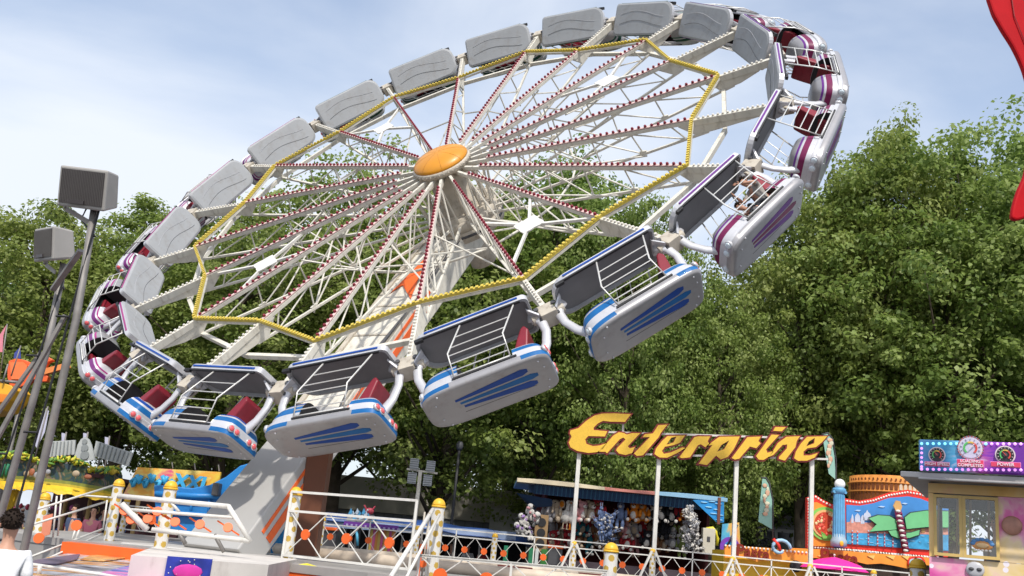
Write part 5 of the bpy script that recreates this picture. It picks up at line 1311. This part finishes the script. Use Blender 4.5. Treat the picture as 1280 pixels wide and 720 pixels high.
for (x0, y0, d0), (x1, y1, d1) in zip(prof[:-1], prof[1:]):
    for q in range(8):
        t = q/8; x = x0+(x1-x0)*t; y = y0+(y1-y0)*t; d = d0+(d1-d0)*t
        m.v += [J(x, y-3, d-.1), J(x, y+3+(n % 2)*1.2, d-.35), J(x, y+6+(2.2 if n % 4 in (1, 2) else 0), d-.38)]; n += 1
for q in range(n-1):
    for j in (0, 1): m.f.append([k+3*q+j, k+3*q+j+1, k+3*q+j+4, k+3*q+j+3]); m.m.append(0); m.sm.append(False)
o = obj('scalloped_canopy', m, [yc_], jg); o.modifiers.new('t', 'SOLIDIFY').thickness = .02
m = MB()
for q in range(260):
    t = rng.uniform(0, 1)*(len(prof)-1); i = min(int(t), len(prof)-2); f = t-i; (x0, y0, d0), (x1, y1, d1) = prof[i], prof[i+1]
    wv = 4*math.sin((x0+(x1-x0)*f)*.09)
    c = J(x0+(x1-x0)*f, y0+(y1-y0)*f-34+rng.uniform(-3, 4)-wv, d0+(d1-d0)*f-.08+rng.uniform(-.1, .2)); s = rng.uniform(.06, .13)
    ax = rng.normal(size=3); ax /= np.linalg.norm(ax); ax = V(ax); b2 = ax.orthogonal().normalized(); m.ball(c, (s, s*.55, s*.25), int(rng.integers(0, 3)), 7, 4, (b2, ax.cross(b2), ax))
obj('leaf_garland', m, [mat('garland_lime', (.50, .52, .04), .5), mat('garland_gold', (.60, .45, .05), .5), mat('garland_green', (.12, .25, .04), .5)], jg)
mf = [mat('mural_tan', (.42, .33, .22), .6), mat('mural_rust', (.35, .12, .06), .6), mat('mural_grey', (.30, .30, .32), .6), mat('mural_palm', (.02, .18, .09), .6)]
for q, (x, y) in enumerate(((33, 592), (40, 590), (46, 594), (10, 587), (18, 590), (60, 590), (95, 592), (110, 596))): m = MB(); m.ball(J(x, y, -.5), (rng.uniform(.07, .16), .04, rng.uniform(.06, .1))); obj('mural_animal', m, [mf[q % 3]], jg)
for x in (2, 7, 12): m = MB(); m.tube([J(x, 596, -1.0), J(x+1, 588, -1.0), J(x+4, 580, -1.0)], .04, 6); obj('mural_palm', m, [mf[3]], jg)
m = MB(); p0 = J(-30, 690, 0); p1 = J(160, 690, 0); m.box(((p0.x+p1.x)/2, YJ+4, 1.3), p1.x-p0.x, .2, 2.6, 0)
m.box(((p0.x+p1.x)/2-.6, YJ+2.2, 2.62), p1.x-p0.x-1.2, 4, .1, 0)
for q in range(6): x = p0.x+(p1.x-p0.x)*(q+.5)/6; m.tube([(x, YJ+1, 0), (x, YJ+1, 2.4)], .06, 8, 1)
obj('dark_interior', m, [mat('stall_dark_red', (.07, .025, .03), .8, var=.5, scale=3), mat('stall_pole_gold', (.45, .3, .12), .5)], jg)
m = MB()
for q in range(150):
    x = rng.uniform(-5, 158); y = 628+x*.05+rng.uniform(-2, 42); c = J(x, y, rng.uniform(.8, 3.2)); s = rng.uniform(.04, .10); m.ball(c, (s, s, s*rng.uniform(.7, 1.6)), int(rng.integers(0, 6)), 7, 5)
tag(obj('prize_clutter', m, [mat('clutter_%d' % i, c, .5) for i, c in enumerate(((.45, .04, .08), (.5, .4, .1), (.1, .15, .4), (.45, .42, .40), (.4, .08, .25), (.12, .06, .04)))], jg), kind='stuff')
m = MB(); m.prism([J(22, 612, -.4), J(4, 612, -.8), J(10, 650, -.5)], (0, .1, 0)); m.prism([J(22, 612, -.42), J(4, 612, -.82), J(12, 626, -.5)], (0, .1, 0)); obj('canopy_drape', m, [yc_], jg)
# white cut-out panels on top
def plate(name, lab, pts, Y, n_ribs, curve=0, grp=None):
    g = thing(name, lab, 'sign panel', U(pts[0][0], 590, Y), grp); m = MB(); m.prism([U(x, y, Y) for x, y in pts], (0, .07, 0)); obj('board', m, [mat('grey_white_board', (.45, .47, .46), .6, var=.12)], g)
    m = MB()
    if n_ribs:
        (xa_, ya_), (xb_, yb_), (xc_, yc2), (xd_, yd_) = pts[0], pts[1], pts[2], pts[3]
        for q in range(1, n_ribs):
            t = q/n_ribs; m.bar(U(xa_+(xb_-xa_)*t, ya_+(yb_-ya_)*t+1, Y-.02), U(xd_+(xc_-xd_)*t, yd_+(yc2-yd_)*t-1, Y-.02), .03, .03)
    else:
        for (cx, cy, r) in ((106, 552, .07), (106, 560, .10), (106, 569, .12)): m.disc(U(cx, cy, Y-.01), (0, -1, 0), r, .02, 14)
    obj('rib', m, [mat('board_rib_grey', (.25, .27, .27), .6)], g)  # ribs and discs in a darker grey than their board
    m = MB(); 
    for t in (.2, .8): 
        x = pts[3][0]+(pts[2][0]-pts[3][0])*t; y = pts[3][1]+(pts[2][1]-pts[3][1])*t; m.bar(U(x, y, Y+.1), U(x-3, y+14, Y+.1), .04, .04)
    obj('strut', m, [steel], g)
plate('slatted_panel', 'pale slatted panel left of the round topped board above the jungle mural', [(58, 552), (94, 550), (93, 568), (55, 572)], YJ+1, 8)
plate('slatted_panel', 'pale slatted panel right of the round topped board, sloping down to the right', [(120, 551), (166, 566), (160, 583), (116, 570)], YJ+1, 9)
plate('round_topped_board', 'pale round topped board standing between two slatted panels', [(97, 556), (101, 549), (106, 546), (111, 549), (114, 556), (119, 575), (92, 575)], YJ+.9, 0)
# guitar, flags, boat
gt = thing('guitar_cutout', 'orange guitar shaped decoration with its neck pointing right at the left edge', 'decoration', U(30, 540, 34))
Yq = 34; m = MB(); m.prism([U(x, y, Yq) for x, y in ((9, 462), (11, 451), (20, 448), (31, 450), (40, 454), (48, 455), (53, 447), (60, 446), (66, 450), (59, 453), (57, 458), (56, 466), (60, 471), (58, 477), (50, 477), (42, 474), (35, 480), (24, 484), (12, 482), (9, 472))], (0, .25, 0)); obj('body', m, [mat('guitar_red_orange', (.80, .12, .03), .4, var=.1)], gt, .02)
m = MB(); m.prism([U(54, 461, Yq-.05), U(84, 453, Yq-.05), U(86, 459, Yq-.05), U(55, 468, Yq-.05)], (0, .2, 0)); obj('neck', m, [mat('guitar_neck_orange', (.75, .25, .07), .4)], gt)
m = MB(); m.prism([U(12, 453, Yq-.06), U(28, 452, Yq-.06), U(34, 457, Yq-.06), U(30, 474, Yq-.06), U(14, 474, Yq-.06)], (0, .05, 0)); obj('pickguard', m, [mat('guitar_orange_light', (.85, .20, .06), .4)], gt)
m = MB(); m.tube([U(30, 480, Yq+.2), V((U(30, 480, Yq).x, Yq+.2, 0))], .07, 8); obj('pole', m, [steel], gt)
bt = thing('swing_boat', 'yellow and orange swing boat bow cut by the left edge of the picture', 'fairground boat', U(0, 520, 31))
m = MB(); m.prism([U(x, y, 31) for x, y in ((-50, 478), (0, 477), (14, 482), (18, 487), (12, 500), (0, 512), (-50, 520))], (0, 1.2, 0), 0); m.prism([U(x, y, 30.95) for x, y in ((-50, 492), (0, 492), (13, 493), (6, 503), (-50, 508))], (0, -.04, 0), 1); obj('hull', m, [mat('boat_yellow', (.80, .42, .03), .4), mat('boat_orange', (.75, .22, .02), .4)], bt, .02)
m = MB(); m.tube([U(3, 479, 30.9), U(10, 455, 30.9)], .03, 6); m.tube([U(0, 476, 31), U(22, 478, 31)], .05, 6); obj('rigging', m, [steel], bt)
m = MB(); m.tube([U(-12, 515, 31.6), V((U(-12, 515, 31.6).x, 31.6, 0))], .15, 8); obj('support', m, [steel], bt)
def pennant(lab, pts, pole, Y, mt):
    g = thing('pennant', lab, 'flag', U(pole[1][0], pole[1][1], Y)); m = MB(); m.prism([U(x, y, Y) for x, y in pts], (0, .02, 0)); obj('cloth', m, [mt], g); m = MB(); m.tube([U(*pole[0], Y), U(*pole[1], Y)], .025, 6); obj('pole', m, [steel], g)
pennant('small pink pennant at the far left edge above the boat', [(8, 406), (4, 420), (3, 440), (-4, 440), (-4, 424)], ((9, 405), (0, 470)), 32, mat('pennant_pink', (.65, .22, .28), .7))
pennant('small blue pennant between the pink one and the guitar', [(25, 434), (26, 448), (17, 448), (18, 441)], ((26, 432), (14, 470)), 33, mat('pennant_blue', (.05, .07, .30), .7))
pennant('pale lilac furled banner between the floodlight poles above the jungle stall', [(58, 510), (61, 514), (56, 540), (46, 560), (42, 554), (50, 536)], ((60, 508), (42, 580)), 28, mat('banner_lilac', (.50, .50, .62), .7))
for k, (x, y0, y1) in enumerate(((77, 541, 560), (104, 541, 562), (131, 546, 570))):
    pennant('narrow white banner hanging above the jungle stall, '+['left', 'middle', 'right'][k]+' of three under the lowest blue gondola', [(x, y0), (x+5, y0+1), (x+6, y1), (x, y1-4)], ((x+6, y0-1), (x-2, y1+30)), 29.5, MATS['banner_lilac'])
# blue slide & XXL board
xs_ = thing('bungee_board', 'yellow to pink painted board with blue lettering above the blue slide', 'sign', U(220, 640, 25))
m = MB(); m.prism([U(x, y, 25) for x, y in ((172, 584), (276, 590), (272, 612), (240, 630), (196, 628), (152, 622))], (0, .1, 0))
bmx = ramp_mat('board_paint_yellow_pink', [(.3, (.80, .55, .05)), (.45, (.82, .36, .04)), (.55, (.80, .60, .15)), (.64, (.75, .12, .18)), (.75, (.70, .06, .30))], 2.0, .5, 3, .8); obj('board', m, [bmx], xs_)
xb_ = mat('letter_sky_blue', (.05, .38, .62), .4, var=.1)
text_mesh('XXL', .46, .04, xb_, xs_, 'lettering', U(240, 604, 24.9), (1, 0, -.03), (.15, 0, 1), bold=.02)
m = MB()
for q, (x, y) in enumerate(((166, 603), (173, 599), (181, 604), (189, 598), (197, 605), (205, 600), (213, 605))):
    c = U(x, y, 24.9); s = .10
    m.tube([c+V((-s*.6, 0, s)), c+V((s*.6, 0, -s))] if q % 2 else [c+V((s*.5, 0, s)), c+V((-s*.5, 0, .3*s)), c+V((s*.4, 0, -s))], .055, 6)
    m.tube([c+V((s*.7, 0, s)), c+V((.2*s, 0, -s))], .05, 6)
obj('blue_scroll_letter', m, [xb_], xs_)
m = MB()
for x in (188, 216, 244, 274): m.tube([U(x, 583+ (x-172)*.058, 25.1), U(x-1, 575+(x-172)*.058, 25.1)], .015, 5)
obj('pin', m, [steel], xs_)
sl = thing('blue_slide', 'big blue inflatable slide with curved side wall partly behind the boom foot', 'slide', U(260, 660, 24))
blu = mat('slide_blue_vinyl', (.02, .20, .52), .4, var=.15, scale=2, bump=.3)
m = MB(); m.prism([U(x, y, 24) for x, y in ((192, 606), (210, 607), (240, 610), (262, 606), (282, 596), (300, 582), (330, 574), (330, 690), (195, 660))], (0, .8, 0)); obj('side_wall', m, [blu], sl, .03)
m = MB(); m.tube([U(194, 617, 23.9), U(240, 620, 23.9), U(285, 621, 23.9)], .07, 8); m.tube([U(286, 622, 23.9), U(330, 580, 23.9)], .07, 8); m.tube([U(196, 640, 23.9), U(290, 646, 23.9)], .06, 8)
for x in (215, 240, 262): m.tube([U(x, 621, 23.92), U(x-2, 644, 23.92)], .03, 6)
obj('seam_tube', m, [blu], sl)
m = MB(); c = U(271, 612, 23.7); m.box(c, .16, .3, .3); obj('blower', m, [darkg], sl, .03)
sl2 = tag(obj('blue_side_tarp', (lambda m: (m.prism([U(x, y, 21) for x, y in ((352, 590), (362, 640), (352, 690), (338, 692), (340, 655))], (0, .1, 0)), m)[1])(MB()), [brb]), 'bright blue tarp strip between the boom foot and the dotted post', 'tarp')
# ================================================================== FLOODLIGHTS (near left)
def floodlight(lab, c, s, face, up, polep, brace, mesh_dir):
    g = thing('floodlight', lab, 'floodlight', polep[-1])
    f = V(face).normalized(); u = V(up).normalized(); rgt = f.cross(u).normalized(); u = rgt.cross(f)
    def q(a, b, d): return c+rgt*a*s+u*b*s+f*d*s
    m = MB()
    m.hexa([q(-.55, -.38, .30), q(.50, -.38, .30), q(.42, -.30, -.28), q(-.42, -.30, -.28), q(-.55, .40, .30), q(.50, .40, .30), q(.42, .34, -.22), q(-.42, .34, -.22)], 0)
    obj('housing', m, [mat('floodlight_grey', (.40, .38, .35), .5, .1, var=.12)], g, .02)
    m = MB(); m.hexa([q(-.49, -.30, .302), q(.44, -.30, .302), q(.44, -.30, .315), q(-.49, -.30, .315), q(-.49, .34, .302), q(.44, .34, .302), q(.44, .34, .315), q(-.49, .34, .315)], 0)
    for k in range(26): m.bar(q(-.47+.9*k/25, -.29, .32), q(-.47+.9*k/25, .33, .32), .009*s, .009*s, up=f, mi=1)
    m.box(q(.05, -.26, .34), .34*s, .03*s, .07*s, 0, (rgt, f, u)); obj('grille', m, [mat('grille_dark', (.09, .08, .08), .4, .2), mat('grille_bar', (.16, .15, .14), .4, .3)], g)
    m = MB(); m.bar(q(.53, .05, .02), q(.53, -.42, .0), .10*s, .03*s, up=rgt); m.bar(q(.53, -.42, 0), q(0, -.62, 0), .09*s, .03*s, up=f); m.disc(q(.53, .05, .02), rgt, .04*s, .04, 12); m.disc(q(.53, .05, .02)-f*.08*s, rgt, .02*s, .05, 8)
    obj('bracket', m, [MATS['floodlight_grey']], g)
    m = MB(); m.tube(polep, .040, 12); obj('pole', m, [steel], g)
    if brace: m = MB(); m.bar(brace[0], brace[1], .05, .035); obj('brace', m, [steel], g)
    m = MB(); pts = [p+V((.065, -.03, 0)) for p in [polep[0].lerp(polep[-1], t/6) for t in range(7)]]; m.tube(pts, .012, 5); m.tube([q(.2, -.35, -.2), q(.35, -.6, -.25), polep[0]+V((.07, -.02, -.3))], .012, 5)
    for t in (.25, .5, .72): 
        p = polep[0].lerp(polep[-1], t); m.tube([p+V((-.06, -.06, 0)), p+V((.075, -.06, .005))], .012, 5)
    obj('cable', m, [dark], g); return g
Yf = 10.0
tp = U(118, 262, Yf); bt_ = U(30, 722, Yf); tp2 = V((tp.x, tp.y, tp.z)); fb = U(22, 722, Yf)
floodlight('larger grey floodlight with square grille on the taller right hand pole', U(114, 237, Yf), .56, (-.25, -1, -.32), (.10, 0, 1), [tp2, U(95, 400, Yf), fb, V((fb.x-.3, Yf, 0))], [U(82, 394, Yf), U(-10, 560, Yf+.0)], 0)
Yf2 = 11.0; tp = U(80, 330, Yf2); fb = U(2, 640, Yf2)
floodlight('smaller grey floodlight turned left on the shorter left hand pole', U(70, 307, Yf2), .50, (-.95, -1, -.3), (.1, 0, 1), [tp, U(58, 440, Yf2), fb, V((fb.x-.35, Yf2, 0))], [U(52, 440, Yf2), U(-20, 540, Yf2)], 0)
bb = tag(obj('pole_link', (lambda m: (m.bar(U(101, 313, 10.4), U(66, 362, 10.9), .06, .04), m)[1])(MB()), [steel]), 'grey steel link bar joining the two floodlight poles', 'bar')
# ================================================================== RED INFLATABLE (upper right)
ri = thing('red_inflatable', 'glossy red curved shape hanging into the picture at the upper right corner', 'decoration', U(1320, 150, 9))
def catmull(pts, n=8):
    r = []
    for i in range(len(pts)):
        p0, p1, p2, p3 = [V((*pts[(i+k-1) % len(pts)], 0)) for k in range(4)]
        for q in range(n):
            t = q/n; v = .5*((2*p1)+(-p0+p2)*t+(2*p0-5*p1+4*p2-p3)*t*t+(-p0+3*p1-3*p2+p3)*t**3); r.append((v.x, v.y))
    return r
out = catmull([(1236, -20), (1240, 10), (1252, 34), (1268, 60), (1281, 90), (1286, 120), (1286, 180), (1282, 215), (1272, 240), (1266, 262), (1267, 273), (1282, 272), (1330, 250), (1350, 120), (1320, -20), (1270, -40)])
m = MB(); m.prism([U(x, y, 9) for x, y in out], (0, .07, 0)); o = obj('body', m, [mat('glossy_red', (.46, .003, .008), .6, var=.15, spec=.15)], ri, .02)
m = MB(); qs = [U(x, y, 8.985) for x, y in ((1262, -20), (1268, 20), (1280, 50), (1296, 90), (1300, 150), (1296, 220), (1284, 255))]; m.tube(qs, .006, 5); obj('seam', m, [mat('dark_red_seam', (.25, .003, .006), .5)], ri)
m = MB(); m.tube([U(1330, 240, 9.15), V((U(1340, 240, 9.15).x, 9.15, 0))], .05, 8); obj('pole', m, [steel], ri)

# ================================================================== PEOPLE
def skin_mesh(pts, edges, rad, mt_i, mb, sub=2, root=0):
    me = bpy.data.meshes.new('s'); me.from_pydata([tuple(p) for p in pts], edges, []); me.update()
    o = bpy.data.objects.new('s', me); C.objects.link(o)
    sk = o.modifiers.new('skin', 'SKIN'); sk.use_smooth_shade = True
    o.modifiers.new('sub', 'SUBSURF').levels = sub
    if not me.skin_vertices:
        bmx_ = bmesh.new(); bmx_.from_mesh(me); bmx_.verts.layers.skin.verify(); bmx_.to_mesh(me); bmx_.free()
    for i, r_ in enumerate(rad):
        sv = me.skin_vertices[0].data[i]; r_ = r_ if isinstance(r_, tuple) else (r_, r_); sv.radius = r_; sv.use_root = (i == root)
    dg = bpy.context.evaluated_depsgraph_get(); dg.update()
    ev = o.evaluated_get(dg); m2 = bpy.data.meshes.new_from_object(ev)
    k = len(mb.v); mb.v += [v.co.copy() for v in m2.vertices]
    for p in m2.polygons: mb.f.append([k+i for i in p.vertices]); mb.m.append(mt_i); mb.sm.append(True)
    bpy.data.objects.remove(o)
def hand(mb, w, d, side, nrm, s=1.0, mi=0):
    """palm and five fingers rooted at wrist w, pointing along d"""
    d = V(d).normalized(); n = V(nrm).normalized(); sd = d.cross(n).normalized()*side
    pts = [w, w+d*.045*s, w+d*.085*s]; skin_mesh(pts, [(0, 1), (1, 2)], [(.024*s, .02*s), (.036*s, .018*s), (.036*s, .016*s)], mi, mb, 1)
    for k, L in enumerate((.065, .075, .07, .055)):
        b0 = w+d*.085*s+sd*(-.028+.019*k)*s; b1 = b0+d*L*.5*s; b2 = b1+(d*.8-n*.6).normalized()*L*.5*s
        mb.tube([b0, b1, b2], [.009*s, .0085*s, .007*s], 6, mi)
    t0 = w+d*.025*s-sd*.03*s; mb.tube([t0, t0+(d*.5-sd).normalized()*.035*s, t0+(d*.5-sd).normalized()*.035*s+(d-sd*.2).normalized()*.03*s], [.012*s, .010*s, .008*s], 6, mi)
def person(label, base, yaw, sc, arms, shirt, trousers, sit=False, hairc=hair, cat='person', frame=None):
    """arms: per side (elbow, wrist) offsets from the shoulder in body frame (x right, y forward, z up)"""
    g = thing('person', label, cat, base)
    if frame: X, Y, Z = frame
    else: X = V((math.cos(yaw), math.sin(yaw), 0)); Y = V((-math.sin(yaw), math.cos(yaw), 0)); Z = V((0, 0, 1))
    def w(x, y, z): return V(base)+(X*x+Y*y+Z*z)*sc
    hip = .92 if not sit else .12
    P = [w(0, 0, hip), w(0, .0, hip+.2), w(0, 0, hip+.42), w(0, 0, hip+.56), w(0, .01, hip+.64), w(0, .02, hip+.70), w(0, .025, hip+.79), w(0, .02, hip+.85)]
    R = [(.15, .10), (.13, .095), (.16, .11), (.08, .07), (.046, .046), (.060, .076), (.072, .090), (.05, .06)]
    E_ = [(i, i+1) for i in range(7)]
    for s in (-1, 1):
        sh = len(P); P.append(w(s*.17, 0, hip+.52)); R.append((.055, .055)); E_.append((2, sh))
        e, wr = arms[0 if s < 0 else 1]
        P.append(w(s*.17+e[0], e[1], hip+.52+e[2])); R.append((.042, .042)); E_.append((sh, sh+1))
        P.append(w(s*.17+wr[0], wr[1], hip+.52+wr[2])); R.append((.027, .027)); E_.append((sh+1, sh+2))
    for s in (-1, 1):
        a = len(P)
        if sit: L = [((s*.09, .06, hip-.01), .085), ((s*.11, .40, hip+.16), .058), ((s*.11, .66, hip+.03), .038), ((s*.11, .76, hip+.05), .033)]
        else: L = [((s*.10, 0, hip-.08), .085), ((s*.11, .02, .48), .058), ((s*.11, -.01, .09), .038), ((s*.12, .14, .04), .035)]
        for q, (p, r_) in enumerate(L): P.append(w(*p)); R.append((r_, r_)); E_.append((0 if q == 0 else a+q-1, a+q))
    R = [(a*sc, b*sc) for a, b in R]
    body = MB(); skin_mesh(P, E_, R, 0, body)
    hz = hip+.765
    body.ball(w(0, .118, hz-.005), (.014*sc, .018*sc, .02*sc), 0, 8, 5, (X, Y, Z))
    for s in (-1, 1):
        body.ball(w(s*.085, .01, hz), (.010*sc, .018*sc, .028*sc), 0, 8, 5, (X, Y, Z)); body.ball(w(s*.03, .100, hz+.022), (.012*sc, .008*sc, .007*sc), 1, 8, 5, (X, Y, Z))
    body.ball(w(0, .104, hz-.045), (.024*sc, .008*sc, .006*sc), 2, 8, 5, (X, Y, Z))
    for si, s in enumerate((-1, 1)):
        i = 8+si*3; d = (P[i+2]-P[i+1]).normalized(); hand(body, P[i+2], d, s, (X*s+Y*.3), sc, 0)
    obj('body', body, [skin, dark, mat('lips', (.40, .14, .11), .5)], g)
    hm = MB(); hm.ball(w(0, -.004, hz+.03), (.083*sc, .100*sc, .098*sc), 0, 20, 12, (X, Y, Z), half=False)
    k = [v for v in hm.v]; 
    for i_, v in enumerate(hm.v):
        lv = v-w(0, 0, hz+.035); yy = lv.dot(Y)/sc; zz = lv.dot(Z)/sc
        if yy > .03 and zz < .03: hm.v[i_] = v-Y*(yy-.03)*sc*.9+Z*(.03-zz)*sc*.5
        if zz < -.05: hm.v[i_] = hm.v[i_]*1.0+Z*(-.05-zz)*sc*.5
    for q in range(170):
        t_ = rng.uniform(0, 2*PI); ph_ = rng.uniform(-.35, PI/2); dx, dy, dz = math.cos(t_)*math.cos(ph_), math.sin(t_)*math.cos(ph_), math.sin(ph_)
        if dy > .45 and dz < .45: continue
        c_ = w(dx*.080, -.004+dy*.096, hz+.03+dz*.094); e_ = c_+(X*dx+Y*(dy-.4)+Z*(dz+rng.uniform(-.6, .2))).normalized()*.026*sc
        hm.tube([c_, e_], [.011*sc, .002*sc], 5)
    obj('hair', hm, [hairc], g)
    sm = MB(); sl_ = [P[0]+Z*.02*sc, P[1], P[2], P[3]-Z*.02*sc]; SP = list(sl_); SR = [(.165*sc, .115*sc), (.15*sc, .11*sc), (.178*sc, .125*sc), (.09*sc, .08*sc)]; SE = [(0, 1), (1, 2), (2, 3)]
    for si in (0, 1):
        i = 8+si*3; b_ = len(SP); SP += [P[i], P[i].lerp(P[i+1], .75)]; SR += [(.068*sc, .068*sc), (.058*sc, .058*sc)]; SE += [(2, b_), (b_, b_+1)]
    skin_mesh(SP, SE, SR, 0, sm); obj('shirt', sm, [shirt], g)
    tm = MB(); TP_ = [P[0]+Z*.03*sc]; TR = [(.158*sc, .11*sc)]; TE = []
    for si in (0, 1):
        a = 14+si*4; b_ = len(TP_); TP_ += [P[a], P[a+1], P[a+2]+(P[a+1]-P[a+2])*.08]; TR += [(.098*sc,)*2, (.074*sc,)*2, (.056*sc,)*2]; TE += [(0, b_), (b_, b_+1), (b_+1, b_+2)]
    skin_mesh(TP_, TE, TR, 0, tm); obj('trousers', tm, [trousers], g)
    shm = MB()
    for si in (0, 1):
        a = 14+si*4; d = (P[a+3]-P[a+2]); shm.ball((P[a+2]+P[a+3])/2-Z*.02*sc, (.05*sc, .13*sc, .05*sc), 0, 12, 8, (X, Y, Z))
    obj('shoes', shm, [darkg], g); return g
wshirt = mat('white_cotton', (.80, .80, .80), .8, var=.05, bump=.2); jeans = mat('dark_denim', (.05, .07, .13), .8); gshirt = mat('grey_cotton', (.34, .31, .28), .8); bshirt = mat('black_cotton', (.02, .02, .025), .8)
down = (((-.05, -.02, -.27), (-.06, .05, -.50)), ((.05, -.02, -.27), (.06, .05, -.50)))
pb = U(18, 640, 8.2); scp = 1.0
person('dark haired boy in a white T-shirt at the lower left by the floodlight poles', (pb.x, 8.2, pb.z-1.70+.03), .35, .93, down, wshirt, jeans)
# rider: seated in gondola 0, one arm up to the head, leaning to the open side
g0, gX, gY, gZ, gm = gond[0]
rb = gm+gX*(-.42)+gZ*(-1.08)+gY*.12
fwd = (gX*.75+gY*.25+gZ*.0).normalized(); upv = (gZ+gY*.35).normalized(); rg = fwd.cross(upv).normalized(); upv = rg.cross(fwd)
rider_arms = (((-.10, .22, .02), (.10, .30, .22)), ((.10, .24, -.08), (.0, .42, .10)))
person('rider with dark hair in a grey top leaning in the gondola with bare arms raised', rb, 0, .86, rider_arms, gshirt, bshirt, sit=True, frame=(rg, fwd, upv))
rb2 = gm+gX*(-.44)+gZ*(-1.08)-gY*.22
fwd2 = gX; person('second rider in black seated on the far side of the same purple gondola', rb2, 0, .84, (((-.05, .2, -.15), (-.0, .4, -.1)), ((.05, .2, -.15), (.0, .4, -.1))), bshirt, jeans, sit=True, frame=(gX.cross(gZ).normalized(), gX, gZ))
# booth attendant
ba = U(1247, 655, YB+1.3)
person('booth attendant in a grey top seen through the right window pane', (ba.x, YB+1.3, ba.z-1.70), 1.9, 1.0, down, gshirt, jeans)
# visitors
for k, (x, Y, yaw, sh, lab) in enumerate(((564, 37, 3.3, bshirt, 'visitor in black standing under the blue tarpaulin behind the far railing'), (585, 38, 2.8, wshirt, 'visitor in white further inside the tent under the blue tarpaulin'), (604, 37.5, 3.6, mat('red_cotton', (.4, .04, .05), .8), 'visitor in red near the right end of the dark tent'),
        (108, 24.5, 3.2, mat('rose_cotton', (.5, .15, .2), .8), 'visitor in rose standing at the jungle stall behind the stair rail'), (84, 25.2, 2.7, MATS['dark_denim'], 'visitor in dark blue at the jungle stall beside the orange panel'), (122, 25.4, 3.5, bshirt, 'visitor in black at the right end of the jungle stall'))):
    p = U(x, 690, Y); person(lab, (p.x, Y, 0.0), yaw, 1.0, down, sh, jeans)
# ================================================================== SKY, SUN, CAMERA
sc_ = bpy.context.scene
w = bpy.data.worlds.new('World'); sc_.world = w; w.use_nodes = True; nt = w.node_tree; nn = nt.nodes; ll = nt.links
SUN_EL, SUN_AZ = math.radians(53), math.radians(174)     # azimuth clockwise from +Y (view direction)
sk = nn.new('ShaderNodeTexSky'); sk.sky_type = 'NISHITA'; sk.sun_disc = False; sk.sun_elevation = SUN_EL; sk.sun_rotation = SUN_AZ; sk.dust_density = 2.2; sk.air_density = 1.1; sk.ozone_density = 1.5
tc = nn.new('ShaderNodeTexCoord'); mp = nn.new('ShaderNodeMapping'); mp.inputs['Scale'].default_value = (1.1, 1.1, 2.6); mp.inputs['Location'].default_value = (.35, .2, .1); ll.new(tc.outputs['Generated'], mp.inputs[0])
no = nn.new('ShaderNodeTexNoise'); no.inputs['Scale'].default_value = 1.7; no.inputs['Detail'].default_value = 7; no.inputs['Roughness'].default_value = .5; no.inputs['Distortion'].default_value = .3; ll.new(mp.outputs[0], no.inputs[0])
mr = nn.new('ShaderNodeMapRange'); mr.interpolation_type = 'SMOOTHSTEP'; mr.inputs[1].default_value = .36; mr.inputs[2].default_value = .68; mr.inputs[3].default_value = .22; mr.inputs[4].default_value = .9; ll.new(no.outputs['Fac'], mr.inputs[0])
sxz = nn.new('ShaderNodeSeparateXYZ'); ll.new(tc.outputs['Generated'], sxz.inputs[0])
hz_ = nn.new('ShaderNodeMapRange'); hz_.inputs[1].default_value = .18; hz_.inputs[2].default_value = .48; hz_.inputs[3].default_value = .45; hz_.inputs[4].default_value = 0; ll.new(sxz.outputs['Z'], hz_.inputs[0])
ad = nn.new('ShaderNodeMath'); ad.operation = 'ADD'; ad.use_clamp = True; ll.new(mr.outputs[0], ad.inputs[0]); ll.new(hz_.outputs[0], ad.inputs[1])
mx = nn.new('ShaderNodeMix'); mx.data_type = 'RGBA'; ll.new(ad.outputs[0], mx.inputs[0]); ll.new(sk.outputs[0], mx.inputs[6]); mx.inputs[7].default_value = (4.2, 4.5, 5.0, 1)
bg = nn['Background']; ll.new(mx.outputs[2], bg.inputs[0]); bg.inputs[1].default_value = .15
sd = bpy.data.lights.new('sun', 'SUN'); sd.energy = 2.7; sd.angle = math.radians(2.0); sd.color = (1, .955, .88); so = bpy.data.objects.new('sun', sd); C.objects.link(so)
dirv = V((math.sin(SUN_AZ)*math.cos(SUN_EL), math.cos(SUN_AZ)*math.cos(SUN_EL), math.sin(SUN_EL)))
so.rotation_euler = dirv.to_track_quat('Z', 'Y').to_euler()
cd = bpy.data.cameras.new('camera'); co = bpy.data.objects.new('camera', cd); C.objects.link(co); sc_.camera = co
cd.sensor_width = 36; cd.lens = F/1280*36; cd.clip_end = 3000; cd.clip_start = .1
Rm = Matrix((V(MW[:, 0]), V(-MW[:, 1]), V(-MW[:, 2]))).transposed(); co.matrix_world = Matrix.Translation(V(CAM)) @ Rm.to_4x4()
vs = sc_.view_settings; vs.view_transform = 'Standard'; vs.look = 'None'; vs.exposure = 0.5; vs.gamma = 1
